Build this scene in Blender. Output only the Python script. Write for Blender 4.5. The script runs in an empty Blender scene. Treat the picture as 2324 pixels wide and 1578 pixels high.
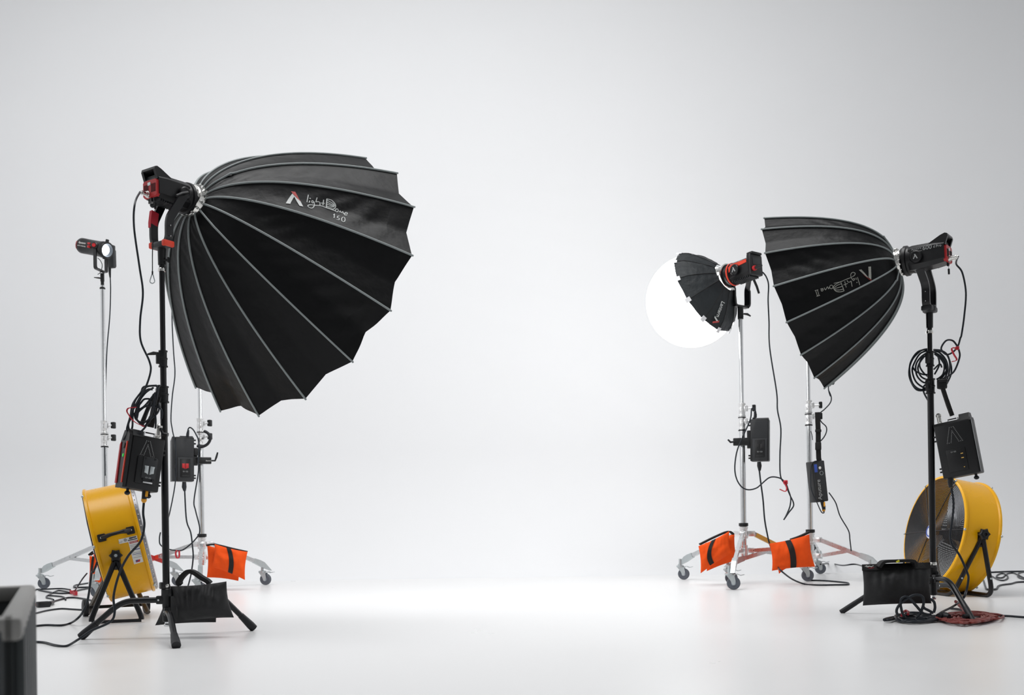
import bpy, bmesh, math, random
import numpy as np
from mathutils import Vector, Matrix, noise
random.seed(4)
PI = math.pi
S = bpy.context.scene
COL = S.collection

# ---------------------------------------------------------------- camera model (photo frame 2324 x 1578)
FPX, YH, HC, TH = 2200.0, 1182.0, 0.488, math.radians(0.8)
CT, ST = math.cos(TH), math.sin(TH)
YC, RC, HW = 8.3, 1.2, 7.2          # where the wall's curved foot starts, its radius, the wall height
def P(px, py, D):
    """world point seen at photo position (px, py), D metres in front of the camera"""
    u = px - 1162; w = YH - py
    return Vector(((u*CT + w*ST)*D/FPX, D, HC + (-u*ST + w*CT)*D/FPX))
def F(px, py, z=0.0):
    """world point at height z seen at photo position (px, py)"""
    u = px - 1162; w = YH - py
    B = -u*ST + w*CT
    D = (z - HC)*FPX/B
    if D > YC:                       # on the curved foot of the wall
        x = 0.0
        for _ in range(40):
            D = (z + RC - math.sqrt(max(0, RC*RC - x*x)) - HC)*FPX/B; x = 0.5*x + 0.5*max(0, D - YC)
        return Vector(((u*CT + w*ST)*D/FPX, D, HC + B*D/FPX))
    return Vector(((u*CT + w*ST)*D/FPX, D, z))
def proj(p):
    a = p[0]/p[1]; b = (p[2] - HC)/p[1]
    return (1162 + FPX*(a*CT - b*ST), YH - FPX*(a*ST + b*CT))
def Zm(ox, oy, sc):
    return lambda pts: [(ox + x*sc, oy + y*sc) for x, y in pts]

# ---------------------------------------------------------------- materials
MATS = {}
def mat(name, col, rough=0.5, metal=0.0, spec=0.5, var=0.06, scale=30.0, bump=0.0, bscale=200.0, emit=None, estr=0.0, sheen=0.0, stretch=None):
    m = bpy.data.materials.new(name); m.use_nodes = True
    nt = m.node_tree; b = nt.nodes['Principled BSDF']
    b.inputs['Metallic'].default_value = metal
    b.inputs['Specular IOR Level'].default_value = spec
    tc = nt.nodes.new('ShaderNodeTexCoord')
    src = tc.outputs['Object']
    if stretch:
        mp = nt.nodes.new('ShaderNodeMapping'); mp.inputs['Scale'].default_value = stretch
        nt.links.new(src, mp.inputs['Vector']); src = mp.outputs['Vector']
    nz = nt.nodes.new('ShaderNodeTexNoise'); nz.inputs['Scale'].default_value = scale; nz.inputs['Detail'].default_value = 4
    nt.links.new(src, nz.inputs['Vector'])
    r = nt.nodes.new('ShaderNodeValToRGB')
    c0 = [max(0, c*(1 - var)) for c in col]; c1 = [min(1, c*(1 + var)) for c in col]
    r.color_ramp.elements[0].color = (*c0, 1); r.color_ramp.elements[1].color = (*c1, 1)
    r.color_ramp.elements[0].position = 0.1; r.color_ramp.elements[1].position = 0.9
    nt.links.new(nz.outputs['Fac'], r.inputs['Fac']); nt.links.new(r.outputs['Color'], b.inputs['Base Color'])
    mr = nt.nodes.new('ShaderNodeMapRange')
    mr.inputs['To Min'].default_value = max(0.02, rough - 0.06); mr.inputs['To Max'].default_value = min(1, rough + 0.06)
    nt.links.new(nz.outputs['Fac'], mr.inputs['Value']); nt.links.new(mr.outputs['Result'], b.inputs['Roughness'])
    if bump > 0:
        n2 = nt.nodes.new('ShaderNodeTexNoise'); n2.inputs['Scale'].default_value = bscale; n2.inputs['Detail'].default_value = 3
        nt.links.new(src, n2.inputs['Vector'])
        bp = nt.nodes.new('ShaderNodeBump'); bp.inputs['Strength'].default_value = bump; bp.inputs['Distance'].default_value = 0.01
        nt.links.new(n2.outputs['Fac'], bp.inputs['Height']); nt.links.new(bp.outputs['Normal'], b.inputs['Normal'])
    if emit:
        b.inputs['Emission Color'].default_value = (*emit, 1); b.inputs['Emission Strength'].default_value = estr
    if sheen: b.inputs['Sheen Weight'].default_value = sheen
    MATS[name] = m
    return m
mat('wall_paint', (0.80, 0.805, 0.815), 0.75, spec=0.25, var=0.012, scale=1.2)
mat('black_metal', (0.004, 0.004, 0.0055), 0.3, spec=0.4)
mat('black_plastic', (0.007, 0.0075, 0.0085), 0.42, spec=0.4)
mat('grey_plastic', (0.022, 0.0235, 0.026), 0.45, spec=0.4)
mat('dark_slot', (0.004, 0.004, 0.005), 0.6)
mat('lamp_black', (0.0065, 0.0065, 0.0075), 0.36, spec=0.4)
mat('rubber', (0.006, 0.0065, 0.009), 0.45, spec=0.4)
mat('cable_rubber', (0.008, 0.012, 0.018), 0.42, spec=0.4)
mat('dome_cloth', (0.0036, 0.0038, 0.0044), 0.46, spec=0.2, var=0.2, scale=6, bump=0.35, bscale=16)
mat('dome_binding', (0.005, 0.005, 0.0055), 0.5, spec=0.3)
mat('piping', (0.27, 0.30, 0.30), 0.5, var=0.1)
mat('logo_silver', (0.62, 0.64, 0.63), 0.45)
mat('logo_worn', (0.40, 0.40, 0.36), 0.6, var=0.35, scale=140)
mat('logo_red', (0.52, 0.06, 0.055), 0.5)
mat('logo_darkred', (0.19, 0.012, 0.01), 0.5, var=0.3, scale=140)
mat('print_grey', (0.36, 0.37, 0.37), 0.5)
mat('chrome', (0.78, 0.77, 0.74), 0.14, metal=1.0, var=0.03)
mat('steel', (0.74, 0.75, 0.76), 0.22, metal=1.0, var=0.04)
mat('cast_metal', (0.80, 0.80, 0.80), 0.3, metal=0.85, var=0.05)
mat('leg_alu', (0.64, 0.65, 0.66), 0.28, metal=0.92, var=0.03)
mat('zinc', (0.54, 0.58, 0.59), 0.32, metal=0.85, var=0.08, scale=60)
mat('wheel_grey', (0.085, 0.095, 0.115), 0.5)
mat('wheel_hub', (0.27, 0.30, 0.36), 0.45)
mat('red_plastic', (0.46, 0.012, 0.016), 0.4)
mat('red_strap', (0.50, 0.012, 0.028), 0.55)
mat('orange_red', (0.72, 0.05, 0.02), 0.45)
mat('orange_cloth', (0.82, 0.085, 0.008), 0.8, spec=0.2, var=0.08, scale=25, bump=0.25, bscale=60)
mat('black_cloth', (0.013, 0.013, 0.014), 0.62, spec=0.4, var=0.2, scale=40, bump=0.5, bscale=22, sheen=0.05)
mat('webbing', (0.011, 0.0105, 0.0105), 0.7, spec=0.3, bump=0.3, bscale=300)
mat('yellow_paint', (0.84, 0.42, 0.003), 0.27, spec=0.35, var=0.06, scale=5)
mat('yellow_plug', (0.75, 0.33, 0.01), 0.45)
mat('white_label', (0.78, 0.77, 0.74), 0.5)
mat('label_red', (0.50, 0.03, 0.03), 0.5)
mat('label_blue', (0.05, 0.06, 0.22), 0.5)
mat('label_ink', (0.05, 0.05, 0.07), 0.5)
mat('white_tab', (0.78, 0.78, 0.80), 0.6)
mat('yellow_thread', (0.65, 0.62, 0.03), 0.6)
mat('skirt_cloth', (0.012, 0.0155, 0.018), 0.55, spec=0.4, var=0.25, scale=14, bump=0.5, bscale=25)
mat('worn_metal', (0.12, 0.105, 0.09), 0.5, metal=0.4, var=0.5, scale=20)
mat('guard_wire', (0.02, 0.02, 0.022), 0.4, metal=0.3)
mat('guard_steel', (0.30, 0.30, 0.32), 0.35, metal=0.8, var=0.3, scale=80)
mat('blade_metal', (0.62, 0.64, 0.68), 0.32, metal=0.85)
mat('badge_white', (0.75, 0.78, 0.88), 0.4)
mat('badge_blue', (0.03, 0.08, 0.40), 0.4)
mat('red_cord', (0.20, 0.028, 0.022), 0.5)
mat('green_led', (0.03, 0.5, 0.08), 0.4, emit=(0.05, 0.8, 0.1), estr=0.4)
mat('amber_mark', (0.75, 0.45, 0.10), 0.5)
mat('crate_plastic', (0.045, 0.052, 0.055), 0.42, var=0.15, scale=8)
mat('crate_rim', (0.26, 0.255, 0.245), 0.5, var=0.15, scale=20)
mat('gold_label', (0.55, 0.30, 0.06), 0.4)
mat('lantern_cloth', (0.85, 0.85, 0.85), 0.6, emit=(1.0, 0.995, 0.99), estr=10.0)
mat('diffuser_cloth', (0.85, 0.85, 0.85), 0.6, emit=(1.0, 1.0, 1.0), estr=5.0)
mat('led_lens', (0.8, 0.8, 0.85), 0.3, emit=(0.75, 0.87, 1.0), estr=6.0)
mat('lamp_glow', (0.8, 0.8, 0.85), 0.3, emit=(0.8, 0.88, 1.0), estr=4.0)

# ---------------------------------------------------------------- mesh builder
def frame(o, y, up=Vector((0, 0, 1))):
    """matrix: origin o, local +Y along y, local Z close to up"""
    y = Vector(y).normalized(); x = y.cross(Vector(up)).normalized(); z = x.cross(y)
    return Matrix(((x.x, y.x, z.x, o[0]), (x.y, y.y, z.y, o[1]), (x.z, y.z, z.z, o[2]), (0, 0, 0, 1)))
def zframe(o, z):
    """matrix: origin o, local +Z along z"""
    z = Vector(z).normalized()
    h = Vector((1, 0, 0)) if abs(z.x) < 0.8 else Vector((0, 1, 0))
    x = (h - z*h.dot(z)).normalized(); y = z.cross(x)
    return Matrix(((x.x, y.x, z.x, o[0]), (x.y, y.y, z.y, o[1]), (x.z, y.z, z.z, o[2]), (0, 0, 0, 1)))
def view_frame(o, yaw=0, roll=0, pitch=0):
    """matrix at o whose -Y looks at the camera; then turned by yaw/pitch/roll (degrees)"""
    d = Vector((o[0], o[1], 0)).normalized()
    M = frame(o, d)
    return M @ Matrix.Rotation(math.radians(yaw), 4, 'Z') @ Matrix.Rotation(math.radians(roll), 4, 'Y') @ Matrix.Rotation(math.radians(pitch), 4, 'X')
def smooth_path(pts, n=8, closed=False):
    pts = [Vector(p) for p in pts]; out = []; N = len(pts)
    if N < 3: return pts
    for i in range(N if closed else N - 1):
        if closed: a, b, c, d = pts[i-1], pts[i], pts[(i+1) % N], pts[(i+2) % N]
        else: a, b, c, d = pts[max(i-1, 0)], pts[i], pts[i+1], pts[min(i+2, N-1)]
        for k in range(n):
            t = k/n
            out.append(0.5*((2*b) + (c-a)*t + (2*a-5*b+4*c-d)*t*t + (3*b-a-3*c+d)*t**3))
    if not closed: out.append(pts[-1])
    return out
def round_corners(pts, r, n=5):
    pts = [Vector(p) for p in pts]; out = [pts[0]]
    for i in range(1, len(pts)-1):
        a, b, c = pts[i-1], pts[i], pts[i+1]
        ra = min(r, (a-b).length*0.48); rc = min(r, (c-b).length*0.48)
        p0 = b + (a-b).normalized()*ra; p2 = b + (c-b).normalized()*rc
        for k in range(n+1):
            t = k/n; out.append((1-t)**2*p0 + 2*t*(1-t)*b + t*t*p2)
    out.append(pts[-1]); return out
class MB:
    def __init__(s): s.v = []; s.f = []
    def add(s, vs, fs, M=None):
        o = len(s.v)
        s.v += [(M @ Vector(v)) if M is not None else Vector(v) for v in vs]
        s.f += [[i+o for i in f] for f in fs]; return s
    def box(s, c, d, M=None, bev=0.0, seg=2):
        bm = bmesh.new(); bmesh.ops.create_cube(bm, size=1)
        for v in bm.verts: v.co = Vector((v.co.x*d[0]+c[0], v.co.y*d[1]+c[1], v.co.z*d[2]+c[2]))
        if bev > 0: bmesh.ops.bevel(bm, geom=bm.edges[:], offset=bev, segments=seg, affect='EDGES', profile=0.5)
        bm.verts.index_update()
        s.add([v.co.copy() for v in bm.verts], [[v.index for v in f.verts] for f in bm.faces], M); bm.free(); return s
    def lathe(s, prof, M=None, seg=24, cap=True):
        """profile of (r, z) about local Z"""
        vs = []; fs = []; n = len(prof)
        for r, z in prof:
            for k in range(seg):
                a = 2*PI*k/seg; vs.append((r*math.cos(a), r*math.sin(a), z))
        for i in range(n-1):
            for k in range(seg):
                k2 = (k+1) % seg; fs.append([i*seg+k, i*seg+k2, (i+1)*seg+k2, (i+1)*seg+k])
        if cap:
            if prof[0][0] > 1e-6: fs.append(list(range(seg))[::-1])
            if prof[-1][0] > 1e-6: fs.append([(n-1)*seg+k for k in range(seg)])
        return s.add(vs, fs, M)
    def cyl(s, p0, p1, r0, r1=None, seg=16):
        p0 = Vector(p0); p1 = Vector(p1); r1 = r0 if r1 is None else r1
        return s.lathe([(r0, 0), (r1, (p1-p0).length)], zframe(p0, p1-p0), seg)
    def tube(s, pts, r, seg=8, closed=False, flat=1.0):
        pts = [Vector(p) for p in pts]; N = len(pts); vs = []; fs = []; nrm = None
        for i in range(N):
            if closed: t = pts[(i+1) % N] - pts[i-1]
            else: t = pts[min(i+1, N-1)] - pts[max(i-1, 0)]
            t = t.normalized() if t.length > 1e-9 else Vector((0, 0, 1))
            if nrm is None:
                h = Vector((0, 0, 1)) if abs(t.z) < 0.9 else Vector((1, 0, 0)); nrm = (h - t*h.dot(t)).normalized()
            else:
                nrm = nrm - t*nrm.dot(t); nrm = nrm.normalized() if nrm.length > 1e-6 else Vector((1, 0, 0))
            b = t.cross(nrm); rr = r[i] if isinstance(r, (list, tuple)) else r
            for k in range(seg):
                a = 2*PI*k/seg; vs.append(pts[i] + nrm*(rr*math.cos(a)) + b*(rr*flat*math.sin(a)))
        for i in range(N if closed else N-1):
            j = (i+1) % N
            for k in range(seg):
                k2 = (k+1) % seg; fs.append([i*seg+k, i*seg+k2, j*seg+k2, j*seg+k])
        if not closed: fs.append(list(range(seg))[::-1]); fs.append([(N-1)*seg+k for k in range(seg)])
        return s.add(vs, fs)
    def bar(s, pts, side, t, w):
        """flat bar swept along pts: thickness t along side, width w across"""
        pts = [Vector(p) for p in pts]; side = Vector(side).normalized(); vs = []; fs = []; N = len(pts)
        for i in range(N):
            d = (pts[min(i+1, N-1)] - pts[max(i-1, 0)]).normalized()
            sd = (side - d*side.dot(d)).normalized(); q = d.cross(sd)
            for a, b in ((-1, -1), (1, -1), (1, 1), (-1, 1)): vs.append(pts[i] + sd*(a*t/2) + q*(b*w/2))
        for i in range(N-1):
            for k in range(4):
                k2 = (k+1) % 4; fs.append([i*4+k, i*4+k2, i*4+4+k2, i*4+4+k])
        fs.append([3, 2, 1, 0]); fs.append([N*4-4+k for k in range(4)])
        return s.add(vs, fs)
    def loft(s, secs, M=None, cap=True, closed=True):
        n = len(secs[0]); vs = [p for sec in secs for p in sec]; fs = []
        for i in range(len(secs)-1):
            for k in range(n if closed else n-1):
                k2 = (k+1) % n; fs.append([i*n+k, i*n+k2, (i+1)*n+k2, (i+1)*n+k])
        if cap: fs.append(list(range(n))[::-1]); fs.append([(len(secs)-1)*n+k for k in range(n)])
        return s.add(vs, fs, M)
    def prism(s, poly, x0, x1, M=None):
        """poly of (y, z) extruded along local x"""
        return s.loft([[(x0, y, z) for y, z in poly], [(x1, y, z) for y, z in poly]], M)
    def sphere(s, c, r, seg=14, rings=8, sc=(1, 1, 1), M=None):
        prof = [(max(1e-5, math.sin(PI*i/rings)), -math.cos(PI*i/rings)) for i in range(rings+1)]
        vs = []; fs = []
        for rr, z in prof:
            for k in range(seg):
                a = 2*PI*k/seg; vs.append((c[0]+r*sc[0]*rr*math.cos(a), c[1]+r*sc[1]*rr*math.sin(a), c[2]+r*sc[2]*z))
        for i in range(rings):
            for k in range(seg):
                k2 = (k+1) % seg; fs.append([i*seg+k, i*seg+k2, (i+1)*seg+k2, (i+1)*seg+k])
        return s.add(vs, fs, M)
    def text(s, body, size, M, ext=0.0006, align='LEFT', sx=1.0):
        """lettering in local XZ plane of M, reading along +X, facing -Y"""
        c = bpy.data.curves.new('lettering', 'FONT'); c.body = body; c.size = size; c.extrude = ext; c.align_x = align; c.align_y = 'CENTER'; c.resolution_u = 3
        o = bpy.data.objects.new('lettering', c); COL.objects.link(o)
        bpy.context.view_layer.update()
        me = o.to_mesh()
        vs = [(v.co.x*sx, -v.co.z, v.co.y) for v in me.vertices]; fs = [list(p.vertices) for p in me.polygons]
        o.to_mesh_clear(); bpy.data.objects.remove(o); bpy.data.curves.remove(c)
        return s.add(vs, fs, M)
    def build(s, name, m, parent=None, sharp=35, label=None):
        o0 = Vector((0, 0, 0))
        if parent is not None:
            q = parent
            while q is not None: o0 += q.location; q = q.parent
        me = bpy.data.meshes.new(name); me.from_pydata([tuple(v - o0) for v in s.v], [], s.f); me.update()
        bm = bmesh.new(); bm.from_mesh(me); bmesh.ops.recalc_face_normals(bm, faces=bm.faces[:]); bm.to_mesh(me); bm.free()
        me.polygons.foreach_set('use_smooth', [True]*len(me.polygons))
        me.set_sharp_from_angle(angle=math.radians(sharp))
        me.materials.append(MATS[m])
        o = bpy.data.objects.new(name, me); COL.objects.link(o)
        if parent is not None: o.parent = parent
        if label: o['label'] = label
        return o
def thing(name, label, cat, loc, group=None):
    o = bpy.data.objects.new(name, None); o.empty_display_size = 0.05; COL.objects.link(o)
    o.location = Vector(loc); o['label'] = label; o['category'] = cat
    if group: o['group'] = group
    return o
def tag(o, label, cat, group=None):
    o['label'] = label; o['category'] = cat
    if group: o['group'] = group
    return o
def single(mb, name, m, label, cat, loc, group=None, sharp=65):
    """a thing that is one mesh, its origin at loc"""
    loc = Vector(loc); mb.v = [v - loc for v in mb.v]
    o = mb.build(name, m, None, sharp); o.location = loc
    return tag(o, label, cat, group)
def struct(name, mb, m):
    o = mb.build(name, m); o['kind'] = 'structure'; return o

# ---------------------------------------------------------------- the studio: floor and swept wall

fl = MB().add([(-9.5, -3, 0), (9.5, -3, 0), (9.5, YC, 0), (-9.5, YC, 0), (-9.5, -3, -.1), (9.5, -3, -.1), (9.5, YC, -.1), (-9.5, YC, -.1)],
              [[0, 1, 2, 3], [7, 6, 5, 4], [0, 4, 5, 1], [1, 5, 6, 2], [2, 6, 7, 3], [3, 7, 4, 0]])
fm = mat('floor_paint', (0.80, 0.80, 0.80), 0.3, spec=0.35, var=0.015, scale=2.0)
floor = struct('floor', fl, 'floor_paint')
prof = [(YC, 0)] + [(YC + RC*math.sin(a), RC - RC*math.cos(a)) for a in [PI/2*k/24 for k in range(1, 25)]] + [(YC+RC, HW)]
back = [(y + 0.12, z - 0.0) if z > RC else (y + 0.08, z - 0.1) for y, z in prof]
w = MB().prism(prof + back[::-1], -9.5, 9.5)
struct('wall_back', w, 'wall_paint')
struct('wall_left', MB().box((-5.75, YC/2-.7, HW/2), (.2, YC+4.6, HW)), 'wall_paint')
struct('wall_right', MB().box((6.4, YC/2-.7, HW/2), (.2, YC+4.6, HW)), 'wall_paint')

# ---------------------------------------------------------------- softbox domes
class Dome:
    def __init__(s, C, ax, R, h, ph, sg, r0, k, dip):
        s.C = Vector(C); s.ax = Vector(ax).normalized(); s.R = R; s.h = h; s.ph = ph; s.sg = sg; s.r0 = r0; s.k = k; s.dip = dip
        s.e1 = s.ax.cross(Vector((0, 0, 1))).normalized(); s.e2 = s.e1.cross(s.ax); s.hub = s.C - s.ax*h
    def rib(s, i, t, off=0.0):
        a = s.ph + s.sg*i*2*PI/16
        r = s.r0 + (s.R - s.r0)*t + off
        return s.hub + s.ax*(s.h*t**s.k) + (s.e1*math.cos(a) + s.e2*math.sin(a))*r
    def surf(s, i, t, w):
        p = s.rib(i, t)*(1-w) + s.rib(i+1, t)*w
        a = s.ph + s.sg*(i+0.5)*2*PI/16
        rad = s.e1*math.cos(a) + s.e2*math.sin(a)
        tri = 1 - abs(2*w-1); par = 4*w*(1-w)
        mixv = max(0, min(1, (t-0.35)/0.5)); d = s.dip*(t**1.4)*(mixv*tri + (1-mixv)*par)
        amp = max(0, noise.noise(Vector((t*3.1, w*1.3, i*2.7 + s.R)))+.15)
        wr = (0.0075*amp*math.sin(w*11 + t*58 + i*1.7 + 2*noise.noise(Vector((t*4, w*2, i)))) + 0.003*noise.noise(Vector((t*9, w*2.2, i*3.1))))*par*s.R/.75
        return p - rad*(d + wr) + s.ax*(-0.25*d*t)
    def nrm(s, i, t, w):
        e = 1e-3
        n = (s.surf(i, min(t+e, 1), w) - s.surf(i, max(t-e, 0.0), w)).cross(s.surf(i, t, w+e) - s.surf(i, t, w-e)).normalized()
        a = s.ph + s.sg*(i+0.5)*2*PI/16
        return n if n.dot((s.e1*math.cos(a) + s.e2*math.sin(a)) - s.ax*0.6) > 0 else -n
    def find(s, i, px, py):
        """(t, w) on panel i seen at a photo position"""
        t, w = 0.5, 0.5; best = 1e18
        for tt in np.linspace(0.1, 0.95, 24):
            for ww in np.linspace(0.1, 0.9, 8):
                q = proj(s.surf(i, tt, ww)); d = (q[0]-px)**2 + (q[1]-py)**2
                if d < best: best = d; t, w = tt, ww
        for _ in range(12):
            q = proj(s.surf(i, t, w)); e = 1e-3
            qt = proj(s.surf(i, t+e, w)); qw = proj(s.surf(i, t, w+e))
            a, b, c, d = (qt[0]-q[0])/e, (qw[0]-q[0])/e, (qt[1]-q[1])/e, (qw[1]-q[1])/e
            det = a*d - b*c
            if abs(det) < 1e-6: break
            rx, ry = px-q[0], py-q[1]
            t += max(-.1, min(.1, (d*rx - b*ry)/det)); w += max(-.15, min(.15, (a*ry - c*rx)/det))
            t = max(0.02, min(0.99, t)); w = max(0.0, min(1.0, w))
        return t, w
    def on(s, i, px, py, off=0.003):
        t, w = s.find(i, px, py); return s.surf(i, t, w) + s.nrm(i, t, w)*off
    def build(s, name, label, glow, kinks=(), binding=0.085):
        root = thing(name, label, 'softbox', s.hub)
        NT, NW = 44, 14; ts = [(k/NT)**1.15 for k in range(NT+1)]
        for i in range(16):
            mb = MB(); vs = []; fs = []
            te = 1 - binding
            tt = [t*te for t in ts]
            for t in tt:
                for k in range(NW+1): vs.append(s.surf(i, t, k/NW))
            for a in range(NT):
                for b in range(NW): fs.append([a*(NW+1)+b, a*(NW+1)+b+1, (a+1)*(NW+1)+b+1, (a+1)*(NW+1)+b])
            pn = mb.add(vs, fs).build('panel', 'dome_cloth', root, sharp=60)
            mb = MB(); vs = []; fs = []
            for t in (te, te+0.004, te+0.5*binding, 0.995, 1.0):
                for k in range(NW+1):
                    p = s.surf(i, t, k/NW); vs.append(p + (s.nrm(i, min(t, .99), min(max(k/NW, .02), .98))*0.0 if t > te else Vector((0, 0, 0))))
            for a in range(4):
                for b in range(NW): fs.append([a*(NW+1)+b, a*(NW+1)+b+1, (a+1)*(NW+1)+b+1, (a+1)*(NW+1)+b])
            mb.add(vs, fs).build('hem', 'dome_cloth', pn, sharp=60)
            # rib piping, kinked where the folding joint sits
            pts = []
            for k in range(41):
                t = (k/40)**1.1; off = 0.004
                if i in kinks: off += 0.012*math.exp(-((t-0.17)/0.022)**2)
                pts.append(s.rib(i, t, off))
            mb = MB().tube(pts, [0.0050*(s.R/0.75)**0.3]*41, 6)
            mb.sphere(pts[-1], 0.0052, 8, 6)
            mb.build('rib', 'piping', root, sharp=70)
        M = zframe(s.hub - s.ax*0.004, s.ax)
        rr = s.r0
        MB().lathe([(rr*.72, -.034), (rr*.86, -.034), (rr*.86, -.026), (rr*1.0, -.024), (rr*1.04, -.004), (rr*1.06, .006), (rr*.9, .008), (rr*.72, -.01), (rr*.72, -.034)], M, 40, cap=False).build('speed_ring', 'chrome', root)
        mb = MB()
        for k in range(16):
            a = s.ph + s.sg*k*2*PI/16
            d = s.e1*math.cos(a) + s.e2*math.sin(a)
            mb.box((0, 0, 0), (rr*.16, .014, .012), Matrix.Translation(s.hub - s.ax*0.016 + d*rr*1.02) @ frame((0, 0, 0), s.ax, d).to_3x3().to_4x4(), 0.002, 1)
        mb.build('rib_socket', 'chrome', root)
        # white front diffuser, lit from behind by the lamp
        vs = [s.C - s.ax*(s.h*0.16)]; rim = []
        for i in range(16):
            for ww in (0, .25, .5, .75): vs.append(s.surf(i, 0.9, ww) - (s.surf(i, 0.9, ww) - (s.C - s.ax*s.h*.16)).normalized()*0.004)
        fs = [[0, 1+k, 1+(k+1) % 64] for k in range(64)]
        d = MB().add(vs, fs).build('diffuser', 'diffuser_cloth', root)
        m = MATS['diffuser_cloth'].copy(); m.name = 'diffuser_' + name
        m.node_tree.nodes['Principled BSDF'].inputs['Emission Strength'].default_value = glow
        d.data.materials[0] = m
        return root
    def strokes(s, i, lines, r, m, name, parent, label=None):
        mb = MB()
        for ln in lines:
            q = [s.find(i, *p) for p in ln]
            if len(q) > 2:
                v = smooth_path([(a, b, 0) for a, b in q], 5); q = [(a.x, a.y) for a in v]
            pts = [s.surf(i, t, w) + s.nrm(i, t, w)*0.0006 for t, w in q]
            if len(pts) == 1: mb.sphere(pts[0], r*1.5, 8, 6)
            else: mb.tube(pts, r, 6)
        return mb.build(name, m, parent, label=label)
    def quad(s, i, q, mb, off=0.002, n=6):
        ps = [s.find(i, *p) for p in q]; vs = []
        for a in range(n+1):
            for b in range(n+1):
                u, v = a/n, b/n
                t = (ps[0][0]*(1-u)+ps[1][0]*u)*(1-v) + (ps[3][0]*(1-u)+ps[2][0]*u)*v
                w = (ps[0][1]*(1-u)+ps[1][1]*u)*(1-v) + (ps[3][1]*(1-u)+ps[2][1]*u)*v
                vs.append(s.surf(i, t, w) + s.nrm(i, t, w)*off)
        mb.add(vs, [[a*(n+1)+b, (a+1)*(n+1)+b, (a+1)*(n+1)+b+1, a*(n+1)+b+1] for a in range(n) for b in range(n)])
def ring(cx, cy, rx, ry, n=9):
    return [(cx+rx*math.cos(2*PI*k/n), cy+ry*math.sin(2*PI*k/n)) for k in range(n+1)]

a1, a2 = 0.5632, -0.3722
DL = Dome(P(668.1, 642.25, 4.9224), (math.cos(a2)*math.sin(a1), math.cos(a2)*math.cos(a1), math.sin(a2)), 0.75, 0.6664, 1.2086, -1, 0.075, 1.68, 0.034)
domeL = DL.build('softbox', 'huge black parabolic softbox with sixteen grey ribs on the left stand', 4.2, kinks=(1, 5, 10))
z = Zm(540, 420, 280/2324)
LP = 2   # panel that carries the printed mark
mb = MB()
DL.quad(LP, z([(900, 352), (1025, 165), (1068, 215), (985, 362)]), mb); DL.quad(LP, z([(1045, 190), (1180, 315), (1228, 412), (1160, 398)]), mb)
mb.build('logo', 'logo_silver', domeL, label='silver angular emblem')
mb = MB(); DL.quad(LP, z([(998, 125), (1078, 135), (1180, 315), (1045, 185)]), mb, 0.0026)
mb.build('logo', 'logo_red', domeL, label='red upper stroke of the emblem')
DL.strokes(LP, [z(l) for l in (
    [(1325, 190), (1312, 260), (1300, 328)], [(1352, 300), (1340, 335)], [(1358, 257)],
    [(1425, 310), (1400, 300), (1388, 325), (1405, 345), (1430, 320), (1437, 345), (1435, 400), (1390, 440), (1330, 420), (1318, 390), (1370, 378), (1450, 388), (1560, 398), (1680, 440), (1840, 498)],
    [(1490, 240), (1465, 325)], [(1465, 325), (1505, 318), (1540, 335), (1545, 385)], [(1612, 285), (1600, 385)], [(1560, 345), (1635, 350)],
    [(1672, 265), (1665, 432)], [(1672, 265), (1760, 290), (1820, 350), (1838, 410), (1810, 450), (1760, 455), (1665, 432)],
    [(1672, 285), (1770, 340), (1820, 395)], [(1670, 325), (1760, 370), (1825, 400)], [(1668, 365), (1750, 390), (1815, 405)], [(1666, 405), (1740, 420), (1815, 412)],
    ring(1862, 482, 28, 28), [(1912, 520), (1925, 490), (1945, 530), (1975, 505), (1990, 555)],
    [(2010, 545), (2050, 555), (2055, 530), (2025, 525), (2008, 550), (2020, 575), (2055, 578)],
    [(1795, 575), (1818, 550)], [(1818, 550), (1810, 628)], [(1915, 590), (1885, 590)], [(1885, 590), (1870, 620), (1905, 635), (1900, 660), (1855, 655)], ring(1985, 655, 33, 43))],
    0.0023, 'logo_silver', 'lettering', domeL, 'white handwritten lettering')

a1, a2 = -1.0453, -0.2761
DR = Dome(P(1810.13, 689.1, 4.8745), (math.cos(a2)*math.sin(a1), math.cos(a2)*math.cos(a1), math.sin(a2)), 0.45, 0.489, 1.9743, 1, 0.062, 2.05, 0.016)
domeR = DR.build('softbox', 'black deep softbox opening left on the right stand, upside-down lettering', 4.2, kinks=(0, 5), binding=0.07)
z = Zm(1820, 590, 180/2324); RP = 3
mb = MB()
DR.quad(RP, z([(1940, 205), (2015, 200), (2025, 580), (1945, 520)]), mb); DR.quad(RP, z([(1660, 300), (1735, 285), (1940, 520), (1890, 510)]), mb)
mb.build('logo', 'logo_worn', domeR, label='worn pale angular emblem')
mb = MB(); DR.quad(RP, z([(1760, 420), (1920, 525), (2030, 585), (2035, 655)]), mb, 0.0026)
mb.build('logo', 'logo_darkred', domeR, label='dark red stroke of the emblem')
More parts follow.
